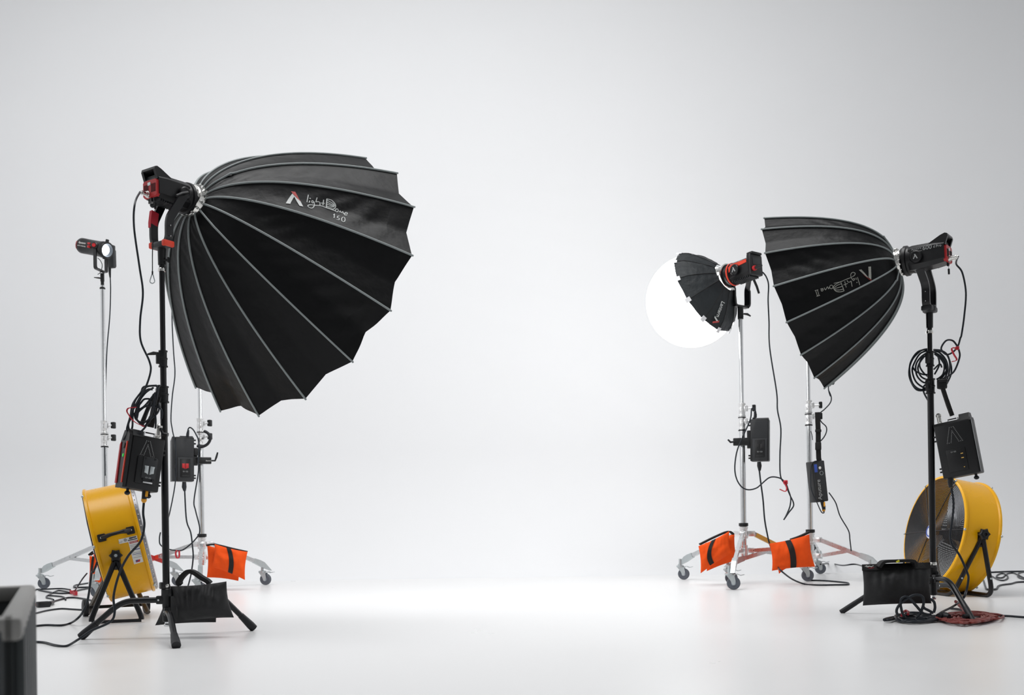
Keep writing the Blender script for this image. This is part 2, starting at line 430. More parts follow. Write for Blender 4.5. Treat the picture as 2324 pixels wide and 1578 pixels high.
DR.strokes(RP, [z(l) for l in (
    [(1625, 510), (1695, 745)], [(1580, 525), (1595, 585)], [(1610, 665)],
    [(1480, 560), (1500, 610), (1545, 575), (1520, 545), (1470, 570), (1430, 490), (1435, 410), (1490, 365), (1555, 390), (1540, 450), (1470, 500), (1420, 525), (1300, 570), (1130, 640), (930, 690)],
    [(1470, 785), (1440, 620)], [(1440, 620), (1400, 650), (1350, 650), (1320, 600)], [(1255, 635), (1295, 810)], [(1220, 740), (1340, 690)],
    [(1135, 640), (1235, 910)], [(1235, 910), (1120, 940), (1000, 920), (935, 850), (930, 780), (1000, 710), (1135, 640)],
    [(1205, 860), (1080, 885), (960, 875)], [(1185, 780), (1060, 815), (950, 850)], [(1155, 700), (1040, 745), (945, 820)],
    ring(860, 795, 48, 52), [(810, 785), (780, 850), (745, 790), (690, 880), (650, 815)],
    [(540, 855), (600, 840), (625, 870), (600, 915), (565, 905), (570, 870), (610, 862)],
    [(400, 900), (455, 1060)], [(455, 885), (500, 1045)], [(375, 905), (475, 875)], [(430, 1070), (525, 1040)])],
    0.0016, 'logo_worn', 'lettering', domeR, 'pale handwritten lettering')

# ---------------------------------------------------------------- black light stands
def black_stand(label, cx, D, feet, hubz, bends, top, collars, ring_z, silver, levers, boots=True):
    X, Y = cx, D
    root = thing('light_stand', label, 'light stand', (X, Y, 0))
    up = Vector((0, 0, 1)); base = Vector((X, Y, 0))
    zc = [c for c in collars] + [top]
    r = [0.0150, 0.0130, 0.0112, 0.0098]
    MB().cyl(base+up*ring_z, base+up*collars[0], r[0]).build('pole', 'black_metal', root)
    for k in range(len(collars)):
        nxt = collars[k+1] if k+1 < len(collars) else top
        MB().cyl(base+up*(collars[k]-.02), base+up*nxt, r[min(k+1, 3)]).build('riser', 'black_metal', root)
    for k, c in enumerate(collars):
        rr = r[min(k, 3)]
        mb = MB().lathe([(rr, -.036), (rr*1.5, -.036), (rr*1.5, -.03), (rr*1.25, -.028), (rr*1.3, -.004), (rr*1.42, -.002), (rr*1.42, .004), (rr*1.22, .006), (rr*1.22, .028), (rr*1.45, .03), (rr*1.45, .036), (rr*.8, .036)], Matrix.Translation(base+up*c), 20)
        sd = Vector((-.8, -.6, 0))
        mb.box((0, 0, 0), (.018, .02, .05), Matrix.Translation(base+up*(c+.002)+sd*(rr*1.5)) @ frame((0, 0, 0), sd).to_3x3().to_4x4(), .003)
        co = mb.build('collar', 'black_plastic', root)
        if k in levers:
            s0 = base+up*(c+.022)+sd*rr*1.6
            MB().tube([s0, s0+Vector((-.02, 0, .001)), s0+Vector((-.045, 0, -.003))], [.006, .008, .004], 8).build('lever', 'black_plastic', co)
    for zz in silver:
        MB().lathe([(.0125, -.008), (.0165, -.007), (.0165, .004), (.0135, .008), (.011, .008)], Matrix.Translation(base+up*zz), 20).build('ferrule', 'chrome', root)
    # lower hub casting with the leg sockets
    zt = ring_z; zb = min(hubz) - .045
    mb = MB().lathe([(.013, zb), (.017, zb+.004), (.017, zb+.05), (.0175, zt-.045), (.021, zt-.04), (.021, zt-.012), (.017, zt-.008), (.017, zt)], Matrix.Translation(base), 20)
    for f, h in zip(feet, hubz):
        d = (Vector((f[0], f[1], 0)) - base).normalized()
        mb.box((0, 0.02, 0), (.026, .045, .036), frame(base+up*h, d), .005)
        mb.box((0, -0.012, 0.0), (.032, .03, .03), frame(base+up*(h+.03), d), .005)
    mb.build('hub', 'black_plastic', root)
    mb = MB()
    for f, h in zip(feet, hubz):
        d = (Vector((f[0], f[1], 0)) - base).normalized(); sd = d.cross(up)
        for q in (-1, 1): mb.cyl(base+up*h+d*.03-sd*q*.012, base+up*h+d*.03-sd*q*.0155, .004, seg=10)
    mb.cyl(base+up*(zb-.015), base+up*zb, .008, seg=12); mb.lathe([(.011, zb-.02), (.013, zb-.012), (.009, zb-.008)], Matrix.Translation(base), 14)
    mb.build('bolt', 'steel', root)
    for f, h, bd in zip(feet, hubz, bends):
        fv = Vector((f[0], f[1], 0)); d = (fv - base); L = d.length; d = d/L
        b = base + d*(L*bd) + up*(h - .002)
        end = fv + up*(.013 if boots else .006)
        pts = round_corners([base + d*.03 + up*h, b, end], .055, 6)
        lg = MB().tube(pts, .0128, 12).build('leg', 'black_metal', root)
        dn = (end-b).normalized()
        mb = MB().tube([end - dn*.085, end - dn*.055, end - dn*.02, end + dn*.004], [.0145, .0165, .019, .0185] if boots else [.0131, .0134, .0134, .0132], 12)
        mb.build('rubber_foot', 'rubber', lg)
    MB().lathe([(zr, zz) for zr, zz in ((.0125, zt-.004), (.0175, zt-.002), (.0185, zt+.006), (.016, zt+.012), (.012, zt+.012))], Matrix.Translation(base), 20).build('ferrule', 'chrome', root, label='silver ring at the foot of the pole')
    return root
DLs = 4.2
xl = P(372, 950, DLs).x
def zp(px, py, D): return P(px, py, D).z
feetL = [F(185, 1452), F(400, 1472), F(575, 1432)]
black_stand('black three-legged stand carrying the huge left softbox', xl, DLs, [(f.x, f.y) for f in feetL],
            [zp(370, 1362, DLs), zp(375, 1388, DLs), zp(375, 1345, DLs)], [.52, .40, .55], zp(371, 566, DLs),
            [zp(373, 896, DLs), zp(371, 815, DLs)], zp(373, 1332, DLs), [zp(370, 613, DLs)], (1,))
DRs = 4.66
xr = P(2114, 1050, DRs).x
fr = [F(1910, 1392), F(2210, 1415)]
c2 = Vector((xr, DRs, 0)); third = F(2196, 1388)
black_stand('black three-legged stand carrying the softbox on the right', xr, DRs, [(fr[0].x, fr[0].y), (fr[1].x, fr[1].y), (third.x, third.y)],
            [zp(2118, 1318, DRs), zp(2118, 1312, DRs), zp(2118, 1330, DRs)], [.45, .42, .5], zp(2112, 706, DRs),
            [zp(2115, 877, DRs), zp(2113, 815, DRs)], zp(2118, 1282, DRs), [zp(2112, 754, DRs)], (), False)

# ---------------------------------------------------------------- lamps
def oct_sec(y, w, zt, zb, ch):
    return [(-w+ch, y, zt), (w-ch, y, zt), (w, y, zt-ch), (w, y, zb+ch), (w-ch, y, zb), (-w+ch, y, zb), (-w, y, zb+ch), (-w, y, zt-ch)]
def yoke(root, pl, pr, B, hw, hk, side, th, wd, m, name='yoke'):
    up = Vector((0, 0, 1)); yk = None
    mb = MB()
    a = [pl, B - side*hw + up*hk, B - side*hw + up*.02, B - side*(hw-.02) + up*.006, B + side*(hw-.02) + up*.006, B + side*hw + up*.02, B + side*hw + up*hk, pr]
    mb.bar(round_corners(a[:4], .03, 4), side, th, wd); mb.bar(round_corners(a[4:], .03, 4), side, th, wd)
    yk = mb.build(name, m, root)
    return yk
def lens_emblem(M, s, mb, legs=(0, 1)):
    """two-stroke angular mark in local XZ plane"""
    for q in [([(-.5, -.5), (-.28, -.5), (.02, .12), (-.12, .32)], [(-.25, .5), (.0, .5), (.5, -.5), (.26, -.5)])[k] for k in legs]:
        vs = [(x*s, -0.0006, zz*s) for x, zz in q] + [(x*s, 0.0004, zz*s) for x, zz in q]
        mb.add(vs, [[0, 1, 2, 3], [7, 6, 5, 4], [0, 4, 5, 1], [1, 5, 6, 2], [2, 6, 7, 3], [3, 7, 4, 0]], M)
def img_axis(o, dx, dy, cosv):
    """direction at o that runs along (dx, dy) in the photo and recedes by cosv"""
    v = (Vector(o) - Vector((0, 0, HC))).normalized(); d = Vector((CT, 0, -ST))*dx - Vector((ST, 0, CT))*dy
    d = (d - v*d.dot(v)).normalized()
    return v*cosv + d*math.sqrt(1-cosv*cosv)
def big_lamp(label, dome, Bxyz, near, axis):
    M = frame(dome.hub - dome.ax*0.008, axis)
    root = thing('studio_light', label, 'studio light', M @ Vector((0, -.15, 0)))
    Mz = M @ Matrix.Rotation(-PI/2, 4, 'X')           # local Z along the axis
    body = MB().loft([oct_sec(-.258, .054, .05, -.046, .016), oct_sec(-.2, .058, .054, -.052, .018), oct_sec(-.075, .060, .056, -.058, .02), oct_sec(-.06, .056, .054, -.056, .02)], M)
    bd = body.build('body', 'lamp_black', root)
    MB().lathe([(.045, -.075), (.062, -.07), (.064, -.05), (.071, -.047), (.072, -.034), (.066, -.030), (.064, -.022), (.05, -.022)], Mz, 36).build('mount_flange', 'lamp_black', root)
    MB().lathe([(.05, -.03), (.05, -.02), (.045, -.016), (.001, -.014)], Mz, 24).build('led_face', 'lamp_glow', root)
    mb = MB()
    for k in range(11 if near < 0 else 0): mb.box((0, -.24+k*.015, -.0535), (.08, .007, .013), M, .001, 1)
    if near < 0: mb.build('heat_sink', 'grey_plastic', bd)
    mb = MB().prism([(-.165, .05), (-.235, .078), (-.262, .085), (-.276, .081), (-.28, .07), (-.262, .064), (-.236, .066), (-.2, .05)], -.045, .045, M)
    for q in (-1, 1): mb.prism([(-.17, .05), (-.238, .076), (-.275, .08), (-.279, .068), (-.262, .03), (-.2, .04)], q*.034, q*.048, M)
    mb.prism([(-.2, .03), (-.2, .058), (-.257, .05), (-.264, .03)], -.045, .045, M)
    mb.build('handle', 'lamp_black', root)
    red = MB().loft([oct_sec(-.252, .05, .034, -.046, .01), oct_sec(-.27, .046, .03, -.043, .008)], M).build('rear_panel', 'red_plastic', root)
    mb = MB()
    for k in range(6): mb.box((.01+k*.0055, -.2705, -.006-0.0), (.0022, .002, .036), M)
    for k in range(6): mb.box((-.038+k*.0055, -.2705, -.006), (.0022, .002, .036), M)
    mb.build('vent', 'dark_slot', red)
    MB().box((-.003, -.271, .014), (.02, .003, .014), M, .001).build('display', 'zinc', red)
    mb = MB().lathe([(.015, .0), (.015, .008), (.0115, .009), (.0115, .018), (.0095, .019), (.0095, .040), (.011, .041), (.011, .046), (.006, .049), (.005, .056)], M @ Matrix.Translation((-.012, -.268, -.03)) @ Matrix.Rotation(PI/2, 4, 'X'), 18)
    mb.build('power_plug', 'chrome', root)
    conn = M @ Vector((-.012, -.323, -.03))
    mb = MB().box((0, -.26, -.054), (.01, .012, .014), M); mb.tube([M @ Vector((.02, -.255, -.045)), M @ Vector((.02, -.256, -.085))], .0012, 6)
    mb.cyl(M @ Vector((.02, -.256, -.07)), M @ Vector((.02, -.256, -.095)), .006, seg=10)
    mb.build('antenna', 'black_plastic', root)
    # pivots, levers and the kinked yoke
    side = Vector((axis.y, -axis.x, 0)).normalized()
    pv = []
    for q in (-1, 1):
        Md = M @ Matrix.Translation((q*.06, -.1, -.006)) @ Matrix.Rotation(q*PI/2, 4, 'Y')
        MB().lathe([(.026, 0), (.028, .004), (.028, .016), (.024, .019), (.018, .019), (.017, .017), (.001, .017)], Md, 28).build('pivot', 'lamp_black', root)
        pv.append(M @ Vector((q*.071, -.1, -.006)))
    yk = yoke(root, pv[0], pv[1], Bxyz, .052, .105, side, .012, .036, 'black_metal')
    mb = MB()
    for q in (-1, 1):
        for h in (.03, .075): mb.sphere(Bxyz + side*(q*.063) + Vector((0, 0, h)), .003, 8, 5)
    mb.build('screw', 'steel', yk)
    lv = pv[1]; outw = side
    lv = lv + outw*.018
    fw = Vector((axis.x, axis.y, 0)).normalized()
    MB().tube([lv, lv - fw*.03 - Vector((0, 0, .012)), lv - fw*.06 - Vector((0, 0, .03))], [.007, .006, .005], 8).build('lever', 'black_plastic', root)
    # the housing behind the pivots is short
    Mi = M.inverted(); sq = lambda y: y if y > -.1 else -.1 + (y + .1)*.76
    for o in [q for q in root.children_recursive if q.name.split('.')[0] in ('body', 'heat_sink', 'handle', 'rear_panel', 'vent', 'display', 'power_plug', 'antenna')]:
        for v in o.data.vertices:
            p = Mi @ (v.co + root.location); p.y = sq(p.y); v.co = (M @ p) - root.location
    conn = Mi @ conn; conn.y = sq(conn.y); conn = M @ conn
    # base block under the yoke
    Mb = frame(Bxyz, fw)
    bb = MB().box((0, 0, 0), (.105, .05, .026), Mb, .007).build('yoke_base', 'grey_plastic', root)
    return root, M, conn, pv, side, fw, yk, Mb, bb
BL = Vector((xl, DLs, zp(372, 557, DLs)))
lampL, ML, connL, pvL, sideL, fwL, ykL, MbL, bbL = big_lamp('black lamp with red rear panel behind the huge left softbox', DL, BL, -1, img_axis(DL.hub, 1, .32, .60))
for q in (-1, 1): MB().box((q*.044, 0, .001), (.022, .054, .027), MbL, .006).build('corner_guard', 'orange_red', bbL)
MB().cyl(BL - Vector((0, 0, .012)), BL - Vector((0, 0, .085)), .0165, .0155, 20).build('spigot_socket', 'black_plastic', lampL)
mb = MB().cyl(BL + Vector((.012, -.004, -.066)), BL + Vector((.034, -.008, -.066)), .006, seg=10); mb.box((0, 0, 0), (.008, .014, .024), Matrix.Translation(BL + Vector((.032, -.008, -.066))), .003)
mb.build('locking_knob', 'black_plastic', lampL)
up = Vector((0, 0, 1))
pstrap = BL - sideL*.056 + up*.105
MB().bar([pstrap + up*.035 + (pvL[0]-pstrap)*.12, pstrap + up*.0, pstrap - up*.022], sideL, .017, .036).build('strap', 'red_strap', ykL)
# safety cable with its snap hook
s0 = P(346, 560, 4.14)
mb = MB().tube(smooth_path([P(347, 546, 4.15), P(346, 575, 4.14), P(346, 600, 4.14), P(346, 622, 4.14)]), .0022, 6); mb.cyl(P(346, 616, 4.14), P(346, 624, 4.14), .0035, seg=8)
sc = mb.build('safety_cable', 'black_metal', lampL)
MB().tube(smooth_path([P(346, 622, 4.14), P(342, 632, 4.14), P(340.5, 640, 4.14), P(345.5, 643.5, 4.14), P(351, 640, 4.14), P(349.5, 632, 4.14)], 6, True), .0024, 6, True).build('snap_hook', 'zinc', sc)
MB().tube(smooth_path([P(349, 448, 4.1), P(349, 458, 4.1), P(347, 466, 4.12)]), .0022, 6).build('cord', 'black_metal', lampL)
MB().sphere(P(346, 466, 4.12), .011, 12, 8).build('knob', 'black_plastic', lampL)

BR = Vector((xr, DRs, zp(2112, 702, DRs)))
lampR, MR, connR, pvR, sideR, fwR, ykR, MbR, bbR = big_lamp('black lamp with printed side behind the softbox on the right', DR, BR, 1, img_axis(DR.hub, -1, .20, .28))
MB().lathe([(.022, -.018), (.03, -.012), (.032, .008), (.028, .016), (.02, .018)], Matrix.Translation(BR), 24).build('spigot_socket', 'grey_plastic', lampR)
MB().cyl(BR - Vector((0, 0, .015)), BR - Vector((0, 0, .09)), .0165, .0155, 18).build('spigot', 'black_metal', lampR)
# side facing the camera: which local x sign
sgn = 1 if (MR.to_3x3() @ Vector((1, 0, 0))).y < 0 else -1
# lettering frame on the printed side: reads from the mount towards the rear
o = MR @ Vector((sgn*.0605, -.078, .026))
xd = MR.to_3x3() @ Vector((0, -1, 0)); yd = -(MR.to_3x3() @ Vector((sgn, 0, 0))); zd = MR.to_3x3() @ Vector((0, 0, 1))
MT = Matrix(((xd.x, yd.x, zd.x, o.x), (xd.y, yd.y, zd.y, o.y), (xd.z, yd.z, zd.z, o.z), (0, 0, 0, 1)))
mb = MB().text('Aputure', .0135, MT @ Matrix.Translation((0, 0, .006)))
mb.text('LIGHT STORM', .0075, MT @ Matrix.Translation((0, 0, -.007)))
mb.text('600', .028, MT @ Matrix.Translation((.05, 0, .002)), .0004); mb.text('d', .017, MT @ Matrix.Translation((.097, 0.0, .0))); mb.text('Pro', .017, MT @ Matrix.Translation((.109, 0.0006, .0)))
mb.build('lettering', 'print_grey', lampR)
mb = MB(); o = MR @ Vector((sgn*.0785, -.1, -.006)); Me = MT.copy(); Me.translation = o; lens_emblem(Me, .022, mb)
mb.build('emblem', 'print_grey', lampR)

# ---------------------------------------------------------------- rolling stands
def roller_stand(label, X, Y, casters, hubz, slz, joints, top, tints=None, widths=(.0215, .0155), knobside=1):
    root = thing('rolling_stand', label, 'rolling light stand', (X, Y, 0))
    base = Vector((X, Y, 0)); up = Vector((0, 0, 1)); rl, ru = widths
    MB().cyl(base+up*(slz-.06), base+up*(joints[0]), rl, seg=20).build('column', 'steel', root)
    for k, j in enumerate(joints):
        nxt = joints[k+1] if k+1 < len(joints) else top
        MB().cyl(base+up*(j-.02), base+up*nxt, ru if k else (ru if len(joints) == 1 else ru*1.2), seg=18).build('riser', 'steel', root)
        mb = MB().lathe([(rl, -.062), (rl*1.25, -.06), (rl*1.25, -.05), (rl*1.12, -.046), (rl*1.12, -.03), (rl*1.22, -.026), (rl*1.22, .0), (rl*1.12, .004), (rl*1.12, .02), (rl*1.25, .024), (rl*1.25, .04), (ru, .042)], Matrix.Translation(base+up*j), 24)
        kd = Vector((.92*knobside, -.35, 0))
        mb.box((0, rl*1.3, 0), (.032, .03, .045), frame(base+up*j, kd), .005)
        mb.cyl(base+up*j+kd*(rl*1.3+.01), base+up*j+kd*(rl*1.3+.05), .007, seg=12)
        co = mb.build('joint', 'cast_metal', root)
        MB().lathe([(rl*1.02, -.07), (rl*1.32, -.07), (rl*1.32, -.063), (rl*1.02, -.063)], Matrix.Translation(base+up*j), 24).build('ring', 'rubber', co)
        o = base+up*j+kd*(rl*1.3+.052)
        mb = MB().box((0, .012, 0), (.03, .02, .05), frame(o, kd), .006); mb.box((0, .004, .014), (.038, .014, .02), frame(o, kd), .005); mb.box((0, .004, -.014), (.038, .014, .02), frame(o, kd), .005)
        mb.build('knob', 'black_plastic', co)
    MB().lathe([(ru, top-.03), (ru*1.3, top-.028), (ru*1.35, top-.02), (ru, top-.014), (ru*.8, top-.01), (ru*.75, top+.05), (.004, top+.05)], Matrix.Translation(base), 18).build('top_cap', 'black_plastic', root)
    mb = MB().lathe([(rl*1.05, -.05), (rl*1.5, -.046), (rl*1.5, -.03), (rl*1.3, -.026), (rl*1.3, .022), (rl*1.5, .026), (rl*1.5, .04), (rl*1.05, .042)], Matrix.Translation(base+up*hubz), 24)
    for c in casters:
        d = (Vector((c[0], c[1], 0))-base).normalized(); mb.box((0, .055, -.012), (.042, .06, .042), frame(base+up*hubz, d), .005)
    mb.build('hub', 'cast_metal', root)
    MB().lathe([(rl*1.02, .042), (rl*1.6, .044), (rl*1.6, .066), (rl*1.02, .068)], Matrix.Translation(base+up*hubz), 24).build('ring', 'black_plastic', root)
    mb = MB().lathe([(rl*1.05, -.045), (rl*1.35, -.042), (rl*1.35, .04), (rl*1.05, .042)], Matrix.Translation(base+up*slz), 24)
    for c in casters:
        d = (Vector((c[0], c[1], 0))-base).normalized(); mb.box((0, .05, 0), (.034, .055, .04), frame(base+up*slz, d), .004)
    mb.build('slider', 'cast_metal', root)
    for i, c in enumerate(casters):
        cv = Vector((c[0], c[1], 0)); d = (cv-base); L = d.length; d = d/L; sd = d.cross(up)
        a = base + d*.075 + up*(hubz-.012); e = base + d*(L-.02) + up*.165
        lg = MB().bar([a, e], sd, .024, .030).build('leg', 'leg_alu', root)
        if tints and i in tints:
            for (f0, f1, mm) in tints[i]:
                mb = MB().bar([a+(e-a)*f0, a+(e-a)*f1], sd, .0255, .0315); mb.build('label_strip', mm, lg)
        b0 = base + d*.07 + up*slz; b1 = a + (e-a)*.52 - up*.01
        MB().bar([b0, b1], sd, .014, .026).build('brace', 'leg_alu', root)
        mb = MB()
        for q in (a+(e-a)*.52, b0, a): mb.cyl(q - sd*.017, q + sd*.017, .0055, seg=10)
        mb.build('bolt', 'steel', lg)
        # pointed end plate over the caster
        dn = (e-a).normalized(); u2 = sd.cross(dn); u2 = u2 if u2.z > 0 else -u2
        pl = [(-.09, -.017), (-.09, .019), (-.04, .022), (0, .018), (.085, -.022), (.075, -.026), (-.0, -.026)]
        Mp = Matrix(((sd.x, dn.x, u2.x, e.x), (sd.y, dn.y, u2.y, e.y), (sd.z, dn.z, u2.z, e.z), (0, 0, 0, 1)))
        MB().prism(pl, -.016, .016, Mp).build('end_plate', 'zinc', lg)
        # caster
        heading = random.uniform(-.4, .4)
        hd = Vector((math.cos(heading), math.sin(heading), 0)) if i != 99 else d
        st = cv - hd*.028
        mb = MB().cyl(st+up*.112, st+up*.165, .011, seg=14); mb.lathe([(.012, .098), (.03, .100), (.03, .112), (.016, .116)], Matrix.Translation(st), 20)
        Mc = frame(st, hd)
        for q in (-1, 1):
            mb.prism([(-.02, .099), (.034, .099), (.042, .06), (.036, .034), (.02, .034), (.008, .062)], q*.021, q*.0185, Mc)
        mb.box((0, .01, .098), (.044, .06, .004), Mc)
        mb.cyl(cv+hd*0+up*.0455 - hd.cross(up)*.024, cv+up*.0455 + hd.cross(up)*.024, .007, seg=12)
        ca = mb.build('caster', 'zinc', root)
        wx = zframe(cv+up*.0455, hd.cross(up))
        MB().lathe([(.030, -.014), (.040, -.015), (.0445, -.011), (.0455, 0), (.0445, .011), (.040, .015), (.030, .014)], wx, 28).build('wheel', 'wheel_grey', ca)
        MB().lathe([(.001, -.013), (.012, -.0145), (.030, -.0125), (.030, .0125), (.012, .0145), (.001, .013)], wx, 24).build('wheel_hub', 'wheel_hub', ca)
        br = st - hd*.0
        MB().bar([st + up*.104 + hd*.03, st + up*.106 + hd*.055, st + up*.097 + hd*.075, st + up*.103 + hd*.10], hd.cross(up), .036, .004).build('brake_lever', 'zinc', ca)
    return root
def xy(px, py): p = F(px, py); return (p.x, p.y)
YA = 7.18; xA = P(1684, 950, YA).x
standA = roller_stand('chrome rolling stand carrying the glowing round lantern', xA, YA, [xy(1665, 1339), xy(1552, 1316), xy(1833, 1320)], zp(1687, 1208, YA), zp(1688, 1250, YA),
             [zp(1682, 957, YA), zp(1682, 928, YA)], zp(1680, 716, YA), {2: [(.05, .42, 'gold_label'), (.5, .98, 'label_red')]})
YB = 7.4; xB = P(1836, 1000, YB).x
roller_stand('chrome rolling stand standing behind the right softbox', xB, YB, [xy(1660, 1326), xy(1985, 1322), xy(1862, 1303)], zp(1840, 1222, YB), zp(1840, 1262, YB),
             [zp(1837, 946, YB), zp(1837, 921, YB)], zp(1833, 700, YB))
YCs = 7.4; xC = P(236, 900, YCs).x
roller_stand('chrome rolling stand at the far left with the small lamp', xC, YCs, [xy(100, 1337), xy(222, 1358), xy(403, 1330)], zp(240, 1234, YCs), zp(240, 1276, YCs),
             [zp(237, 995, YCs), zp(237, 967, YCs)], zp(230, 648, YCs), {2: [(.3, .9, 'label_red')]})
YD = 7.4; xD = P(456, 1050, YD).x
roller_stand('chrome rolling stand half hidden behind the huge softbox', xD, YD, [xy(603, 1328), xy(455, 1352), xy(296, 1331)], zp(457, 1232, YD), zp(457, 1265, YD),
             [zp(456, 992, YD), zp(456, 962, YD)], zp(451, 700, YD), {2: [(.55, .72, 'orange_red'), (.78, .98, 'orange_red')]})

# ---------------------------------------------------------------- lantern and its lamp on stand A
hubA = P(1640, 634, 7.12); axA = Vector((-.67, .61, -.41)).normalized()
lan = thing('lantern_softbox', 'glowing white round lantern softbox with black skirt', 'lantern', hubA)
Mz = zframe(hubA, axA); RS = .345; zc = .29
prof = [(.070, -.016), (.12, .012), (.20, .07), (.285, .14), (.33, .2)] + [(RS*math.cos(a), zc + RS*math.sin(a)*.98) for a in [math.radians(d) for d in range(-12, 90, 6)]] + [(.002, zc+RS*.98)]
MB().lathe(prof, Mz, 48, cap=False).build('shade', 'lantern_cloth', lan)
ea = (Vector((0, 0, 1)) - axA*axA.z).normalized(); eb = axA.cross(ea)
SK = [(.098, -.008), (.135, .012), (.185, .042), (.245, .082), (.290, .122), (.322, .165), (.332, .185)]
NS = 12; ph0 = math.radians(8)
def skirt_pt(i, k, wv, off=0.0):
    r, zz = SK[k] if isinstance(k, int) else tuple(np.array(SK[int(k)])*(1-(k-int(k))) + np.array(SK[min(int(k)+1, 6)])*(k-int(k)))
    A0 = ph0 + i*2*PI/NS; A1 = A0 + 2*PI/NS
    p0 = ea*math.cos(A0)+eb*math.sin(A0); p1 = ea*math.cos(A1)+eb*math.sin(A1)
    d = p0*(1-wv) + p1*wv
    return hubA + axA*(zz-.012) + d*(r+.012+off) + axA*(0.004*noise.noise(Vector((k*1.3, wv*3, i*2.))))
for i in range(NS):
    vs = []; fs = []; nk, nw = 18, 8
    for a in range(nk+1):
        for b in range(nw+1): vs.append(skirt_pt(i, min(a*6/nk, 5.999), b/nw))
    for a in range(nk):
        for b in range(nw): fs.append([a*(nw+1)+b, a*(nw+1)+b+1, (a+1)*(nw+1)+b+1, (a+1)*(nw+1)+b])
    sk = MB().add(vs, fs).build('skirt_panel', 'skirt_cloth', lan, sharp=50)
    MB().tube([skirt_pt(i, min(a*.5, 5.999), 0, .001) for a in range(13)], .0025, 5).build('seam', 'webbing', sk)
    p = skirt_pt(i, 4.9, 0, .003); q = skirt_pt(i, 5.999, 0, .005)
    d = (q-p).normalized(); tg = d.cross(axA).normalized()
    MB().bar([p, q + d*.012], tg, .034, .004).build('tab', 'white_tab', lan)
MB().lathe([(.06, -.03), (.085, -.03), (.088, -.012), (.094, -.004), (.08, .004), (.06, -.002)], Mz, 36, cap=False).build('speed_ring', 'chrome', lan)
# printed word and mark on the skirt, reading from the mount to the rim
zz4 = Zm(1480, 540, 300/1894)
def skirt_find(px, py):
    best = (1e18, None)
    for i in range(NS):
        for k in np.linspace(0, 5.99, 40):
            for wv in np.linspace(0, 1, 14):
                p = skirt_pt(i, float(k), float(wv), .003); q = proj(p)
                nn = (p - hubA - axA*.25)
                if nn.dot(p) > 0: continue
                d = (q[0]-px)**2 + (q[1]-py)**2
                if d < best[0]: best = (d, p)
    return best[1]
o = skirt_find(*zz4([(1000, 930)])[0]); e = skirt_find(*zz4([(925, 1140)])[0]); s0 = skirt_find(*zz4([(975, 920)])[0])
xd = (e-o).normalized(); nrm = ((o+e)/2 - hubA - axA*.3); nrm = (nrm - xd*nrm.dot(xd)).normalized(); zd = xd.cross(-nrm)
c = (o+e)/2 + nrm*.006
zd = -zd if (Vector(proj(c+zd*.05)).to_3d() - Vector(proj(c)).to_3d()).x < 0 else zd
MTl = Matrix(((xd.x, -nrm.x, zd.x, o.x+nrm.x*.008), (xd.y, -nrm.y, zd.y, o.y+nrm.y*.008), (xd.z, -nrm.z, zd.z, o.z+nrm.z*.008), (0, 0, 0, 1)))
L = (e-o).length
mb = MB().text('Lantern', .05, MTl @ Matrix.Translation((-.01, 0, 0)), .001, sx=1.0); wdt = max((v-o).dot(xd) for v in mb.v); 
for v in mb.v:
    t = (v-o).dot(xd); v += xd*(t*(L/wdt) - t)
mb.build('lettering', 'logo_silver', lan)
oo = o + xd*(L*1.28) + nrm*.004
Mq = MTl.copy(); Mq.translation = oo + nrm*.004
mb = MB(); lens_emblem(Mq, .055, mb, (0,)); mb.build('emblem', 'logo_silver', lan)
mb = MB(); lens_emblem(Mq, .055, mb, (1,)); mb.build('emblem', 'logo_red', lan, label='red stroke of the emblem')

